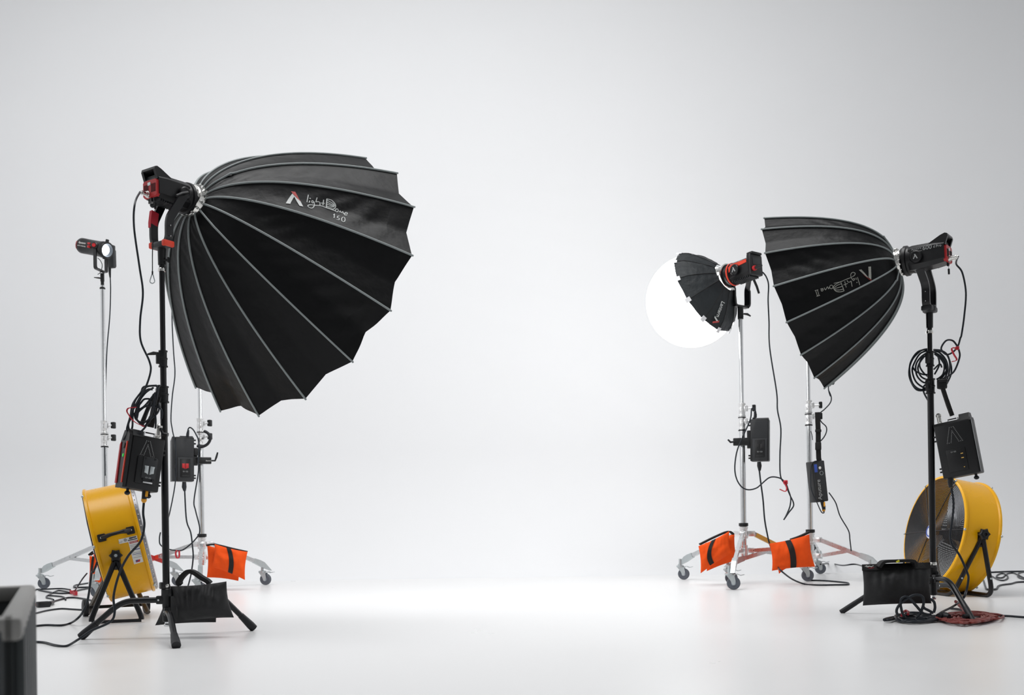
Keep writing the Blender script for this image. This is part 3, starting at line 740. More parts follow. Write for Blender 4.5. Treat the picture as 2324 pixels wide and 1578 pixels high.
def lamp300():
    axl = img_axis(hubA, -1, .37, .62); M = frame(hubA - axA*.02 - axl*.012, axl); Mz = M @ Matrix.Rotation(-PI/2, 4, 'X')
    root = thing('studio_light', 'black lamp with red side stripe behind the round lantern', 'studio light', M @ Vector((0, -.18, 0)))
    bd = MB().loft([oct_sec(-.33, .068, .066, -.062, .022), oct_sec(-.09, .068, .066, -.066, .022), oct_sec(-.075, .064, .062, -.062, .022)], M).build('body', 'lamp_black', root)
    MB().lathe([(.05, -.09), (.078, -.085), (.080, -.055), (.074, -.05), (.074, -.03), (.086, -.026), (.086, -.012), (.06, -.008)], Mz, 36).build('mount_flange', 'lamp_black', root)
    MB().lathe([(.086, -.028), (.094, -.026), (.094, -.014), (.086, -.012)], Mz, 36, cap=False).build('bayonet_ring', 'chrome', root)
    sg = 1 if (M.to_3x3() @ Vector((1, 0, 0))).y < 0 else -1
    MB().prism([(-.31, .028), (-.31, .050), (-.11, .050), (-.075, .03), (-.075, -.012), (-.11, .016)], sg*.066, sg*.071, M).build('stripe', 'orange_red', root)
    MB().lathe([(.081, -.078), (.0835, -.077), (.0835, -.066), (.081, -.065)], Mz, 36, cap=False).build('stripe', 'orange_red', root)
    mb = MB().box((0, -.335, .01), (.132, .06, .15), M, .012); mb.box((0, -.34, .09), (.11, .08, .018), M, .006)
    for q in (-1, 1): mb.box((q*.05, -.33, .08), (.014, .05, .03), M, .003)
    rc = mb.build('rear_case', 'lamp_black', root)
    MB().box((0, -.368, .03), (.08, .006, .05), M, .002).build('rear_plate', 'grey_plastic', rc)
    o = M @ Vector((0, 0, 0)); xd = M.to_3x3() @ Vector((0, -1, 0)); yd = -(M.to_3x3() @ Vector((sg, 0, 0))); zd = M.to_3x3() @ Vector((0, 0, 1))
    MT = Matrix(((xd.x, yd.x, zd.x, 0), (xd.y, yd.y, zd.y, 0), (xd.z, yd.z, zd.z, 0), (0, 0, 0, 1)))
    def at(v): q = MT.copy(); q.translation = M @ Vector(v); return q
    top = M.to_3x3() @ Vector((sg*.7, 0, .7))
    mb = MB()
    R45 = Matrix.Rotation(math.radians(-45), 4, 'X')
    mb.text('LIGHT STORM', .011, at((sg*.0585, -.095, .0563)) @ R45, .001); mb.text('300d', .022, at((sg*.0585, -.175, .0563)) @ R45, .001); mb.text('II', .022, at((sg*.0585, -.228, .0563)) @ R45, .001)
    mb.build('lettering', 'print_grey', root)
    Mi = M.inverted()
    for ob in root.children_recursive:
        for v in ob.data.vertices:
            p = Mi @ (v.co + root.location); p.y = p.y if p.y > -.15 else -.15 + (p.y + .15)*.62; v.co = (M @ p) - root.location
    sqz = lambda y: y if y > -.15 else -.15 + (y + .15)*.62
    side = Vector((axl.y, -axl.x, 0)).normalized(); pv = []
    for q in (-1, 1):
        Md = M @ Matrix.Translation((q*.066, -.15, 0)) @ Matrix.Rotation(q*PI/2, 4, 'Y')
        MB().lathe([(.036, 0), (.038, .005), (.038, .022), (.033, .026), (.001, .026)], Md, 26).build('pivot', 'lamp_black', root)
        pv.append(M @ Vector((q*.084, -.15, 0)))
    B = Vector((xA, YA, zp(1681, 698, YA)))
    yk = yoke(root, pv[0], pv[1], B, .082, .14, side, .014, .05, 'black_metal')
    MB().bar([B - side*.075 + up*.006, B + side*.075 + up*.006], up, .014, .04).build('yoke_base', 'black_metal', yk)
    MB().cyl(B, B - up*.075, .021, seg=18).build('spigot_socket', 'black_plastic', root)
    mb = MB().tube([B - up*.05 + Vector((.02, -.01, 0)), B - up*.055 + Vector((.045, -.02, 0)), B - up*.07 + Vector((.07, -.02, 0))], [.006, .009, .005], 8); mb.build('locking_knob', 'black_plastic', root)
    mb = MB(); Me = at((sg*.0935, -.15, 0)); lens_emblem(Me, .034, mb); mb.build('emblem', 'print_grey', root)
    far = pv[0] if pv[0].y > pv[1].y else pv[1]
    MB().tube([far + Vector((.02, 0, -.03)), far + Vector((.05, 0, -.10)), far + Vector((.065, 0, -.15))], [.01, .009, .008], 8).build('lever', 'black_plastic', root)
    MB().lathe([(.015, 0), (.018, .004), (.018, .02), (.012, .022)], M @ Matrix.Translation((sg*.04, sqz(-.365), -.025)) @ Matrix.Rotation(PI/2, 4, 'X'), 16).build('socket', 'red_plastic', root)
    mb = MB().lathe([(.012, .018), (.012, .04), (.008, .075)], M @ Matrix.Translation((sg*.04, sqz(-.365), -.025)) @ Matrix.Rotation(PI/2, 4, 'X'), 14); mb.build('power_plug', 'black_plastic', root)
    mb = MB()
    for k in range(11): mb.box((0, -.25+k*.015, -.066), (.1, .006, .02), M)
    mb.build('heat_sink', 'grey_plastic', bd)
    return root
lamp300()

# ---------------------------------------------------------------- small lamp on stand C
def small_lamp():
    D = YCs; lens = P(242, 568, D-.12); rear = P(188, 561, D)
    s = D/FPX
    rear = P(185, 557.5, D+.02); front = P(244, 568.5, D-.11)
    ax = (front-rear).normalized(); ln = (front-rear).length
    M = frame(front, ax); Mz = M @ Matrix.Rotation(-PI/2, 4, 'X')
    root = thing('studio_light', 'small black tube lamp with lit white lens at far left', 'studio light', (front+rear)/2)
    r = .058
    bd = MB().lathe([(.03, -ln), (r*.9, -ln), (r, -ln+.012), (r, -ln+.05), (r*.985, -ln+.055), (r, -.06), (r*1.06, -.05), (r*1.08, -.006), (r*1.02, .0), (r*.84, .0), (r*.72, -.03), (.03, -.032)], Mz, 36).build('body', 'lamp_black', root)
    MB().sphere((0, -.03, 0), r*.71, 20, 10, (1, .3, 1), M).build('lens', 'led_lens', root)
    sg = 1 if (M.to_3x3() @ Vector((1, 0, 0))).y < 0 else -1
    xd = M.to_3x3() @ Vector((0, 1, 0)); yd = -(M.to_3x3() @ Vector((sg, 0, 0))); zd = M.to_3x3() @ Vector((0, 0, 1))
    if sg > 0: pass
    MT = Matrix(((xd.x, yd.x, zd.x, 0), (xd.y, yd.y, zd.y, 0), (xd.z, yd.z, zd.z, 0), (0, 0, 0, 1)))
    def at(v): q = MT.copy(); q.translation = M @ Vector(v); return q
    def wrap(mb):
        c = M.inverted()
        for i, v in enumerate(mb.v):
            q = c @ v; a = q.z/(r+.001); dr = max(0, abs(q.x) - (r+.001))
            q.x = sg*(r+.0012+dr)*math.cos(a); q.z = (r+.0012+dr)*math.sin(a); mb.v[i] = M @ q
        return mb
    wrap(MB().text('Aputure', .024, at((sg*(r+.001), -ln+.035, .016)), .0006)).build('lettering', 'white_label', root)
    wrap(MB().text('LIGHT STORM 60x', .0115, at((sg*(r+.001), -ln+.03, -.008)), .0006)).build('lettering', 'white_label', root)
    mb = MB()
    for k in range(5): mb.bar([M @ Vector((sg*(r+.0008), -ln+.006, -.03+k*.012)), M @ Vector((sg*(r+.0008), -ln+.02, -.03+k*.012))], zd, .005, .002)
    wrap(mb).build('vent', 'red_plastic', root)
    B = Vector((xC, D, zp(229, 621, D)))
    side = (Vector((1, .15, 0))).normalized(); piv = M @ Vector((0, -.11, 0))
    hw = .062
    a = [piv - up*0 + Vector((0, -.07, 0)), B + Vector((-hw, -.0, .03)), B + Vector((-hw+.02, 0, .004)), B + Vector((hw-.02, 0, .004)), B + Vector((hw, 0, .03)), B + Vector((hw, .05, .16))]
    mb = MB()
    topz = piv.z
    pL = Vector((piv.x - .012, piv.y - .075, topz)); bl = Vector((P(216, 600, piv.y-.075).x, D-.03, B.z+.03)); brr = Vector((P(241, 600, piv.y+.075).x, D+.03, B.z+.03)); pR = Vector((brr.x, piv.y+.075, topz))
    sd = Vector((0, 1, 0))
    mb.bar(round_corners([Vector((bl.x, pL.y, topz-.0)), Vector((bl.x, pL.y, B.z+.006)), Vector((brr.x, pR.y, B.z+.006)), Vector((brr.x, pR.y, topz))], .02, 4), Vector((1, -.6, 0)), .032, .008)
    mb.build('yoke', 'black_metal', root)
    kn = MB().lathe([(.022, 0), (.026, .006), (.026, .02), (.018, .026), (.001, .026)], zframe((bl.x, pL.y+.008, topz), (0, -1, 0)), 20).build('pivot', 'lamp_black', root)
    MB().lathe([(.014, .026), (.014, .029), (.001, .029)], zframe((bl.x, pL.y+.008, topz), (0, -1, 0)), 16).build('cap', 'red_plastic', kn)
    mb = MB().box((0, 0, 0), (.035, .02, .018), M @ Matrix.Translation((sg*.055, -.13, -.004)), .004); mb.box((0, 0, 0), (.014, .03, .016), M @ Matrix.Translation((sg*.052, -.145, .02)), .004)
    mb.build('tab', 'red_plastic', root)
    MB().cyl(Vector((xC, D, B.z)), Vector((xC, D, B.z-.06)), .0145, seg=16).build('spigot_socket', 'black_plastic', root)
    q = Vector((xC, D-.012, B.z-.04)); MB().tube([q, q+Vector((-.02, -.01, .001)), q+Vector((-.05, -.02, .002))], [.005, .006, .003], 8).build('locking_knob', 'black_plastic', root)
    mb = MB().box((0, -.02, .065), (.02, .02, .03), M, .004); mb.box((0, -.02, -.063), (.02, .02, .012), M, .003); mb.build('catch', 'black_plastic', root)
    MB().tube(smooth_path([P(222, 586, D-.02), P(228, 592, D-.03), P(232, 603, D-.03), P(228, 618, D-.03), P(222, 623, D-.02)]), .0028, 6).build('cord', 'cable_rubber', root)
    # power adapter on the yoke
    Mx = view_frame(P(253.5, 583, D+.12), -35, -1)
    pr = thing('power_adapter', 'flat black power adapter clipped beside the small far-left lamp', 'power adapter', P(253.5, 583, D+.12))
    MB().box((0, 0, 0), (.05, .035, .175), Mx, .006).build('case', 'grey_plastic', pr)
    MB().box((-.01, .02, -.01), (.06, .02, .13), Mx, .004).build('clamp_plate', 'black_plastic', pr)
    MB().tube([P(249, 608, D+.1), P(249, 616, D+.1), P(250, 630, D+.1)], [.011, .010, .006], 10).build('plug', 'black_plastic', pr)
small_lamp()

# ---------------------------------------------------------------- cables
def cab(pts, r=.004, n=7): return MB().tube(smooth_path(pts, n), r, 8)
def cable(label, pts, r=.004, m='cable_rubber', cat='cable', name='power_cable'):
    return single(cab(pts, r), name, m, label, cat, pts[0])
def px(pts, D): return [P(x, y, D if not isinstance(D, (list, tuple)) else D[0] + (D[1]-D[0])*i/(len(pts)-1)) for i, (x, y) in enumerate(pts)]
def fl_(pts, zz=.005): return [F(x, y, zz) for x, y in pts]
z1 = Zm(300, 320, .4057)
c = z1([(15, 350), (10, 480), (40, 700), (60, 850), (45, 1000), (48, 1120), (95, 1230), (103, 1290), (75, 1380)]) + [(316, 905), (300, 935), (290, 965)]
cable('thin black cable hanging from the big left lamp', [connL] + px(c, (4.02, 4.05)), .0042)

z4 = Zm(220, 780, 300/1246)
# ballast boxes
def big_ballast(label, tl, tr, br, bl, D, yaw, depth, style):
    c = P(sum(p[0] for p in (tl, tr, br, bl))/4, sum(p[1] for p in (tl, tr, br, bl))/4, D)
    s = D/FPX; wd = math.dist(tl, tr)*s/math.cos(math.radians(yaw)); ht = math.dist(tl, bl)*s
    roll = math.degrees(math.atan2(((tr[1]-tl[1])+(br[1]-bl[1]))/2, ((tr[0]-tl[0])+(br[0]-bl[0]))/2))
    M = view_frame(c, yaw, roll)
    root = thing('control_box', label, 'control box', c)
    dz = depth
    body = MB().box((0, dz/2, 0), (wd, dz, ht), M, .006).build('case', 'black_plastic', root)
    MB().box((0, .002, 0), (wd*.96, .008, ht*.97), M, .003).build('front_plate', 'lamp_black', root)
    # dotted outline mark
    mb = MB(); k = wd*.42
    for seg in ([(-.5, -.5), (-.18, .5)], [(-.18, .5), (.08, .5)], [(.08, .5), (.5, -.5)], [(.5, -.5), (.26, -.5)], [(.26, -.5), (-.05, .25)], [(-.05, .25), (-.25, -.5)], [(-.25, -.5), (-.5, -.5)]):
        n = max(2, int(math.dist(*seg)*11))
        for i in range(n):
            t = i/n; x = seg[0][0]*(1-t)+seg[1][0]*t; zz = seg[0][1]*(1-t)+seg[1][1]*t
            mb.box((x*k, -.0025, ht*.27+zz*k*1.05), (.0026, .002, .0026), M)
    mb.build('dotted_emblem', 'print_grey', root)
    # handle bracket
    mb = MB()
    for q in (-1, 1): mb.box((q*.022+.004, .02, ht/2+.008), (.006, .012, .022), M, .001)
    mb.build('strap_bracket', 'steel', root)
    MB().box((.004, .02, ht/2+.016), (.04, .008, .005), M, .001).build('strap_bar', 'black_metal', root)
    for q in (-1, 1):
        mb = MB().cyl(M @ Vector((q*wd*.32, dz*.5, -ht/2)), M @ Vector((q*wd*.32, dz*.5, -ht/2-.012)), .006, seg=10)
        mb.sphere(M @ Vector((q*wd*.32, dz*.5, -ht/2-.018)), .012, 12, 8, (1, 1, .8))
        mb.build('knob', 'rubber', root)
    sd = -1 if style == 'R' else 1
    for h in (-.36, -.30, .22, .3): MB().box((sd*(wd/2+.006), .02, ht*h), (.014, .008, .008), M, .002).build('clip', 'black_plastic', root)
    return root, M, wd, ht
boxL, MX, wd, ht = big_ballast('black control box with red side trim hanging on the left stand', (305.5, 984.7), (375.3, 994.3), (354.8, 1119.5), (288.6, 1107.5), 4.07, 22, .075, 'L')
bp = MB().box((.004, -.004, -.022-.01), (wd*.62, .014, ht*.50), MX, .004).build('battery_plate', 'black_plastic', boxL)
MB().box((.012, -.012, -.02), (wd*.42, .008, ht*.40), MX, .003).build('raised_plate', 'grey_plastic', bp)
mb = MB()
for q in (-1, 1): mb.add([(q*.004+.012, -.0175, -.012), (q*.022+.012, -.0175, -.012), (q*.016+.012, -.0175, -.042), (q*.003+.012, -.0175, -.048)], [[0, 1, 2, 3]], MX); mb.box((q*.013+.012, -.016, -.027), (.014, .005, .03), MX, .001)
mb.build('lock_wedge', 'zinc', bp)
MB().text('G1 G2', .009, MX @ Matrix.Translation((.012, -.0165, -.062)), .0005, 'CENTER').build('lettering', 'print_grey', bp)
mb = MB().box((.012, -.016, -.082), (.04, .004, .006), MX, .001); mb.build('bar', 'steel', bp)
mb = MB()
for q in (-1, 1):
    for h in (.03, -.06): mb.cyl(MX @ Vector((.012+q*.02, -.014, h-.01)), MX @ Vector((.012+q*.02, -.018, h-.01)), .004, seg=10)
mb.build('screw', 'rubber', bp)
# red trimmed left flank with a green lamp
sx = -wd/2
fk = MB().prism([(-.002, -ht*.5), (.075, -ht*.5), (.085, ht*.36), (.06, ht*.56), (.02, ht*.56), (-.002, ht*.47)], sx-.014, sx-.001, MX).build('side_panel', 'black_plastic', boxL)
MB().prism([(.004, -ht*.42), (.012, -ht*.42), (.012, ht*.34), (.004, ht*.34)], sx-.018, sx-.012, MX).build('trim', 'orange_red', fk)
MB().prism([(.060, -ht*.42), (.078, -ht*.42), (.082, ht*.30), (.072, ht*.34)], sx-.018, sx-.012, MX).build('trim', 'red_plastic', fk)
mb = MB().sphere((sx-.0155, .035, .02), .006, 10, 6, (.4, 1, 1.3), MX); mb.build('indicator', 'green_led', fk)
MB().lathe([(.012, 0), (.012, .005), (.008, .006), (.001, .006)], MX @ Matrix.Translation((sx-.014, .035, ht*.27)) @ Matrix.Rotation(-PI/2, 4, 'Y'), 16).build('dial', 'grey_plastic', fk)
MB().prism([(-.004, ht*.46), (.07, ht*.46), (.06, ht*.60), (.01, ht*.58)], sx, sx+.045, MX).build('shoulder', 'grey_plastic', boxL)
# cord plug, straps
Mq = MX @ Matrix.Translation((wd*.33, .03, ht/2))
MB().lathe([(.013, 0), (.013, .012), (.0105, .014), (.0105, .045), (.013, .047), (.013, .058), (.007, .066)], Mq, 16).build('connector', 'chrome', boxL)
MB().tube(px([(364, 972), (370, 985), (381, 988)], 4.12), [.006, .008, .010], 10).build('latch', 'rubber', boxL)
pl = thing('power_plug', 'black and orange plug under the left control box', 'plug', P(329, 1118, 4.1))
MB().cyl(P(329, 1113, 4.1), P(327, 1134, 4.1), .0115, .0105, 14).build('body', 'rubber', pl)
MB().lathe([(.0112, 0), (.0112, .008), (.006, .016)], zframe(P(327, 1133, 4.1), P(326, 1145, 4.1)-P(327, 1133, 4.1)), 14).build('collar', 'yellow_plug', pl)
MB().box((0, 0, 0), (.011, .006, .026), view_frame(P(333, 1121, 4.087), 0, 8), .002).build('release_tab', 'yellow_plug', pl)
mb = MB()
for a, b in (((344, 932), (330, 975)), ((336, 938), (322, 975))): mb.bar(px([a, b], 4.1), Vector((1, 0, .3)), .014, .008)
mb = MB()
hang = px(z4([(575, 500), (540, 620), (505, 790)]), 4.1)
mb.bar(hang, Vector((0, 1, 0)), .006, .026)
single(mb, 'hanging_strap', 'webbing', 'wide black strap holding the left control box to its stand', 'strap', hang[0])
hang = px(z4([(545, 480), (470, 640), (425, 765)]), 4.14)
mb = MB().tube(hang, .009, 8); mb2 = []
for k in range(14):
    p = hang[0].lerp(hang[2], .35+.6*k/13); mb.sphere(p + Vector((-.006, -.004, 0)), .006, 6, 4)
single(mb, 'spiral_cord', 'black_plastic', 'ribbed black cord bunched above the left control box', 'cord', hang[0])
zc_ = Zm(270, 860, 130/1368)
loops = [
    [(890, 160), (600, 190), (520, 330), (330, 600), (270, 900), (190, 1180), (200, 1290), (120, 1430), (90, 1440)],
    [(960, 170), (700, 180), (560, 290), (370, 560), (330, 900), (320, 1150), (260, 1290), (170, 1400)],
    [(800, 260), (680, 260), (520, 420), (420, 700), (390, 940), (560, 1050), (720, 960), (800, 780), (850, 520), (880, 330)],
    [(870, 330), (620, 640), (440, 760), (340, 880), (230, 1060), (260, 1240), (430, 1310), (600, 1190), (760, 960), (900, 840), (960, 720), (950, 580)],
    [(830, 210), (640, 330), (480, 560), (420, 880), (460, 1020), (620, 1130), (740, 900)],
    [(1010, 960), (1030, 800), (970, 690), (800, 650), (640, 660), (520, 740), (400, 860)],
    [(720, 480), (600, 490), (520, 580), (480, 640), (460, 780), (430, 940)], [(720, 480), (770, 560), (770, 640)],
    [(880, 150), (930, 250), (910, 420), (860, 700), (880, 1000), (870, 1190)], [(970, 150), (900, 330), (860, 560), (790, 800), (720, 1060)],
]
mb = MB()
for i, l in enumerate(loops):
    q = zc_(l); mb.tube(smooth_path([P(x, y, 4.06 + .012*math.sin(i*2.1 + k*.9)) for k, (x, y) in enumerate(q)], 6), .0041, 7)
single(mb, 'cable_bundle', 'cable_rubber', 'bundle of looped black cables hanging above the left control box', 'cable', P(345, 880, 4.06))
mb = MB().bar(smooth_path(px(zc_([(410, 680), (300, 690), (215, 710), (190, 780), (240, 870), (300, 960), (420, 1060), (600, 1140)]), 4.02), 5), Vector((0, 1, 0)), .011, .0022)
single(mb, 'cable_tie', 'red_strap', 'red strap looped around the cables over the left control box', 'cable tie', P(309, 925, 4.02))

boxR, MX, wd, ht = big_ballast('black control box hanging tilted from the right stand', (2123, 964), (2199, 951), (2217, 1075), (2143, 1087), 4.56, -14, .085, 'R')
MB().prism([(-.002, ht*.47), (.08, ht*.47), (.07, ht*.53), (.01, ht*.53)], -wd/2, wd/2, MX).build('top_cover', 'black_plastic', boxR)
MB().prism([(.0, ht*.47), (.08, ht*.47), (.06, ht*.62), (.02, ht*.62)], wd*.20, wd*.47, MX).build('shoulder', 'black_plastic', boxR)
mb = MB().box((-.004, -.003, -ht*.20), (wd*.52, .006, ht*.42), MX, .002); bp = mb.build('hatch', 'lamp_black', boxR)
mb = MB()
for h in (-.06, -.14): mb.box((wd*.13, -.0068, ht*(h-.04)), (.011, .002, .004), MX)
mb.box((wd*.13, -.0068, -ht*.35), (.004, .002, .004), MX); mb.build('contact', 'amber_mark', bp)
MB().text('G1 G2', .009, MX @ Matrix.Translation((-wd*.16, -.0068, -ht*.045)), .0005).build('lettering', 'print_grey', bp)
MB().lathe([(.013, 0), (.013, .012), (.0105, .014), (.0105, .04), (.013, .042), (.013, .052), (.007, .06)], MX @ Matrix.Translation((-wd*.36, .04, ht/2)), 16).build('connector', 'chrome', boxR)
mb = MB()
for p in ((2120, 2124),): mb.bar([MX @ Vector((wd/2+.002, .005, ht*.48)), MX @ Vector((wd/2+.002, .005, -ht*.48))], Vector((0, 1, 0)), .008, .003)
mb.build('edge_trim', 'steel', boxR)
hang = px([(2139, 880), (2152, 920), (2161, 944)], 4.6)
mb = MB().bar(hang, Vector((0, 1, 0)), .012, .017)
for k in range(10): mb.sphere(hang[0].lerp(hang[2], .45+.5*k/9)+Vector((.008, 0, 0)), .004, 6, 4)
single(mb, 'hanging_strap', 'webbing', 'black strap holding the right control box to its stand', 'strap', hang[0])
mb = MB().box((0, 0, 0), (.045, .03, .045), view_frame(P(2138, 872, 4.62)), .006); mb.box((.005, -.01, .012), (.04, .03, .012), view_frame(P(2138, 872, 4.62)), .003); mb.box((.0, -.01, -.02), (.03, .03, .01), view_frame(P(2138, 872, 4.62)), .003)
single(mb, 'stand_clamp', 'black_plastic', 'black clamp on the right stand above the tilted control box', 'clamp', P(2138, 872, 4.62))
pl = thing('power_plug', 'black plug under the right control box', 'plug', P(2157, 1090, 4.6))
MB().tube(px([(2157, 1083), (2157, 1096), (2158, 1107)], 4.6), [.0125, .0125, .008], 12).build('body', 'rubber', pl)
MB().tube(smooth_path(px([(2162, 1090), (2167, 1096), (2163, 1102)], 4.6)), .002, 6).build('latch', 'steel', pl)

def clamp_ballast(label, x0, y0, x1, y1, D, yaw, mk, clampdir, standx):
    c = P((x0+x1)/2, (y0+y1)/2, D); s = D/FPX; ht = (y1-y0)*s; wd = (x1-x0)*s*1.0
    M = view_frame(c, yaw, .8)
    root = thing('control_box', label, 'control box', c)
    MB().box((0, .05, 0), (wd, .1, ht), M, .008).build('case', 'grey_plastic' if False else 'black_plastic', root)
    MB().box((0, .004, ht*.24), (wd*.94, .012, ht*.46), M, .006).build('front_plate', 'grey_plastic', root)
    MB().prism([(.01, ht*.48), (.09, ht*.48), (.08, ht*.53), (.03, ht*.53)], -wd*.2, wd*.46, M).build('top_cover', 'black_plastic', root)
    bp = MB().box((.004, -.001, -ht*.22), (wd*.82, .016, ht*.52), M, .005).build('battery_plate', 'grey_plastic', root)
    MB().box((.004, -.008, -ht*.2), (wd*.52, .01, ht*.42), M, .004).build('raised_plate', 'lamp_black', bp)
    mb = MB()
    for q in (-1, 1): mb.add([(q*.002+.004, -.0155, -ht*.1), (q*.024+.004, -.0155, -ht*.1), (q*.018+.004, -.0155, -ht*.2), (q*.002+.004, -.0155, -ht*.22)], [[0, 1, 2, 3]], M); mb.box((.004+q*.0135, -.0135, -ht*.15), (.02, .006, ht*.1), M, .002)
    mb.build('lock_wedge', mk, bp)
    MB().text('G1 G2', .014, M @ Matrix.Translation((.004, -.0145, -ht*.28)), .0006, 'CENTER').build('lettering', 'print_grey', bp)
    MB().box((.004, -.012, -ht*.38), (wd*.4, .004, .012), M, .002).build('bar', 'black_plastic', bp)
    for h in (-.42, -.36, .36, .44): MB().box((clampdir*(wd/2+.006), .03, ht*h), (.02, .01, .012), M, .002).build('clip', 'black_plastic', root)
    # stand clamp
    cz = ht*.0 - .01
    xs = (P(standx, (y0+y1)/2, D).x - c.x)
    return root, M, wd, ht
boxD, MX, wd, ht = clamp_ballast('black control box with red battery lock clamped to the left rolling stand', 398, 992, 440, 1093, 7.24, 8, 'red_plastic', 1, 456)
MB().prism([(-.0, -ht*.5), (.1, -ht*.5), (.1, ht*.42), (.0, ht*.5)], -wd/2-.02, -wd/2, MX).build('side_panel', 'grey_plastic', boxD)
MB().text('Aputure', .045, view_frame(P(396.2, 1040, 7.2), 0, -90+.8), .0006, 'CENTER').build('lettering', 'grey_plastic', boxD)
cl = thing('stand_clamp', 'black clamp joining the red-locked control box to its rolling stand', 'clamp', P(456, 1046, 7.3))
mb = MB().box((0, 0, 0), (.12, .05, .05), view_frame(P(461, 1046, 7.345)), .006); mb.box((-.07, 0, 0), (.06, .05, .075), view_frame(P(461, 1046, 7.345)), .006)
mb.box((0, 0, 0), (.04, .04, .06), view_frame(P(444, 1026, 7.3)), .012); mb.build('jaw', 'black_plastic', cl)
MB().tube(px([(480, 1046), (488, 1046), (491, 1038), (494, 1027)], 7.32), [.006, .007, .008, .006], 8).build('handle', 'rubber', cl)
MB().text('Aputure', .012, view_frame(P(467, 1046, 7.315), 0, .8), .0006).build('lettering', 'white_label', cl)
boxA, MX, wd, ht = clamp_ballast('black control box clamped to the rolling stand of the round lantern', 1703, 951, 1744, 1047, 7.05, -6, 'dark_slot', -1, 1684)
cl = thing('stand_clamp', 'black clamp joining a control box to the round lantern stand', 'clamp', P(1684, 1003, 7.12))
mb = MB().box((0, 0, 0), (.14, .05, .055), view_frame(P(1686, 1003, 7.12)), .006); mb.box((0, 0, 0), (.03, .06, .13), view_frame(P(1700, 998, 7.12)), .005); mb.build('jaw', 'black_plastic', cl)
MB().tube(px([(1667, 1003), (1658, 1004), (1652, 998)], 7.1), [.006, .008, .006], 8).build('handle', 'rubber', cl)
# thin box hung on stand B
root = thing('control_box', 'slim black control box hanging by a strap behind the right softbox', 'control box', P(1862, 1093, 7.2))
MX = view_frame(P(1861, 1093, 7.2), 32, -6); s = 7.2/FPX
MB().box((0, .04, 0), (.105, .09, .305), MX, .008).build('case', 'black_plastic', root)
MB().box((-.004, -.005, 0), (.088, .012, .29), MX, .004).build('front_plate', 'grey_plastic', root)
MB().text('Aputure', .045, MX @ Matrix.Translation((-.02, -.0125, -.06)) @ Matrix.Rotation(-PI/2, 4, 'Y'), .0006, 'CENTER').build('lettering', 'print_grey', root)
MB().lathe([(.015, 0), (.015, .003), (.013, .003), (.013, 0)], MX @ Matrix.Translation((.012, -.011, .06)) @ Matrix.Rotation(PI/2, 4, 'X'), 20, cap=False).build('dial', 'zinc', root)
MB().sphere((.005, -.011, .1), .011, 12, 6, (1, .3, 1), MX).build('badge', 'white_label', root)
MB().box((-.03, -.011, .1), (.024, .004, .06), MX, .002).build('display', 'badge_blue', root)
mb = MB()
for h in (.07, 0, -.07): mb.box((.055, .05, h), (.012, .05, .05), MX, .003)
mb.build('fin', 'black_plastic', root)
st = px([(1855, 936), (1857, 980), (1857, 1012), (1858, 1040), (1860, 1050)], 7.25)
mb = MB().bar(st, Vector((0, 1, 0)), .008, .036); mb.box((0, 0, 0), (.045, .02, .02), view_frame(P(1857, 978, 7.24)), .004); mb.box((0, 0, 0), (.044, .022, .06), view_frame(P(1857, 1013, 7.24)), .006)
so = single(mb, 'hanging_strap', 'webbing', 'black webbing strap holding the slim control box to its stand', 'strap', st[0])
pl = thing('power_plug', 'black and yellow plug under the slim control box', 'plug', P(1868, 1140, 7.2))
MB().tube(px([(1866, 1138), (1869, 1150), (1870, 1158)], 7.2), [.016, .015, .012], 12).build('body', 'rubber', pl)
MB().tube(px([(1869, 1157), (1870, 1162)], 7.2), [.014, .008], 12).build('collar', 'yellow_plug', pl)
MB().box((0, 0, 0), (.012, .006, .034), view_frame(P(1871, 1145, 7.182)), .002).build('release_tab', 'yellow_plug', pl)

# hanging cables
z5 = Zm(50, 1080, 300/1184)
q = z5([(1090, 250), (1085, 340), (1095, 450), (1060, 590), (950, 720), (870, 880), (820, 1080), (830, 1220), (790, 1310), (620, 1390), (500, 1470)])
pts = [P(326, 1146, 4.1)] + px(q, (4.1, 4.02)) + fl_(z5([(400, 1525), (300, 1520), (200, 1495), (100, 1490), (0, 1500)]))
cable('black cable from the left control box draped over the stand foot', pts, .0052)
cable('black cable hanging behind the left pole from the huge softbox', px([(390, 700), (391, 742), (394, 800), (397, 850), (391, 900), (388, 950), (391, 975), (399, 1021), (398, 1093), (385, 1165), (379, 1180)], (7.0, 7.1)), .0045)
z6 = Zm(330, 1180, 330/1736)
cable('black cable from the red-locked control box down behind the black sandbag', px([(418, 1098), (419, 1112)] + z6([(490, 0), (540, 150), (560, 300), (570, 450), (545, 650), (510, 790)]), 7.0), .0055)
q = z4([(855, 870), (858, 815), (875, 792), (905, 810), (935, 860), (960, 930), (955, 1100), (955, 1220), (915, 1480), (930, 1578)]) + z6([(650, 120), (600, 230), (480, 340), (400, 370), (270, 350), (180, 300), (168, 220), (180, 150)])
cable('black cable looping from the red-locked control box past the red strap', px(q, 7.15), .005)
mb = MB().bar(smooth_path(px(z6([(375, 365), (362, 400), (370, 445), (388, 458), (404, 440), (404, 370)]), 7.12), 5), Vector((0, 1, 0)), .022, .006)
single(mb, 'cable_tie', 'red_strap', 'red strap dangling from a cable beside the left rolling stand', 'cable tie', P(402, 1255, 7.12))
mb = MB().tube(smooth_path(px(z4([(1010, 825), (1050, 850), (1068, 900), (1040, 950), (985, 975), (945, 965)]), 7.3), 6), .011, 8)
single(mb, 'spiral_cord', 'rubber', 'thick black hose curled on the left rolling stand', 'cord', P(470, 985, 7.3))
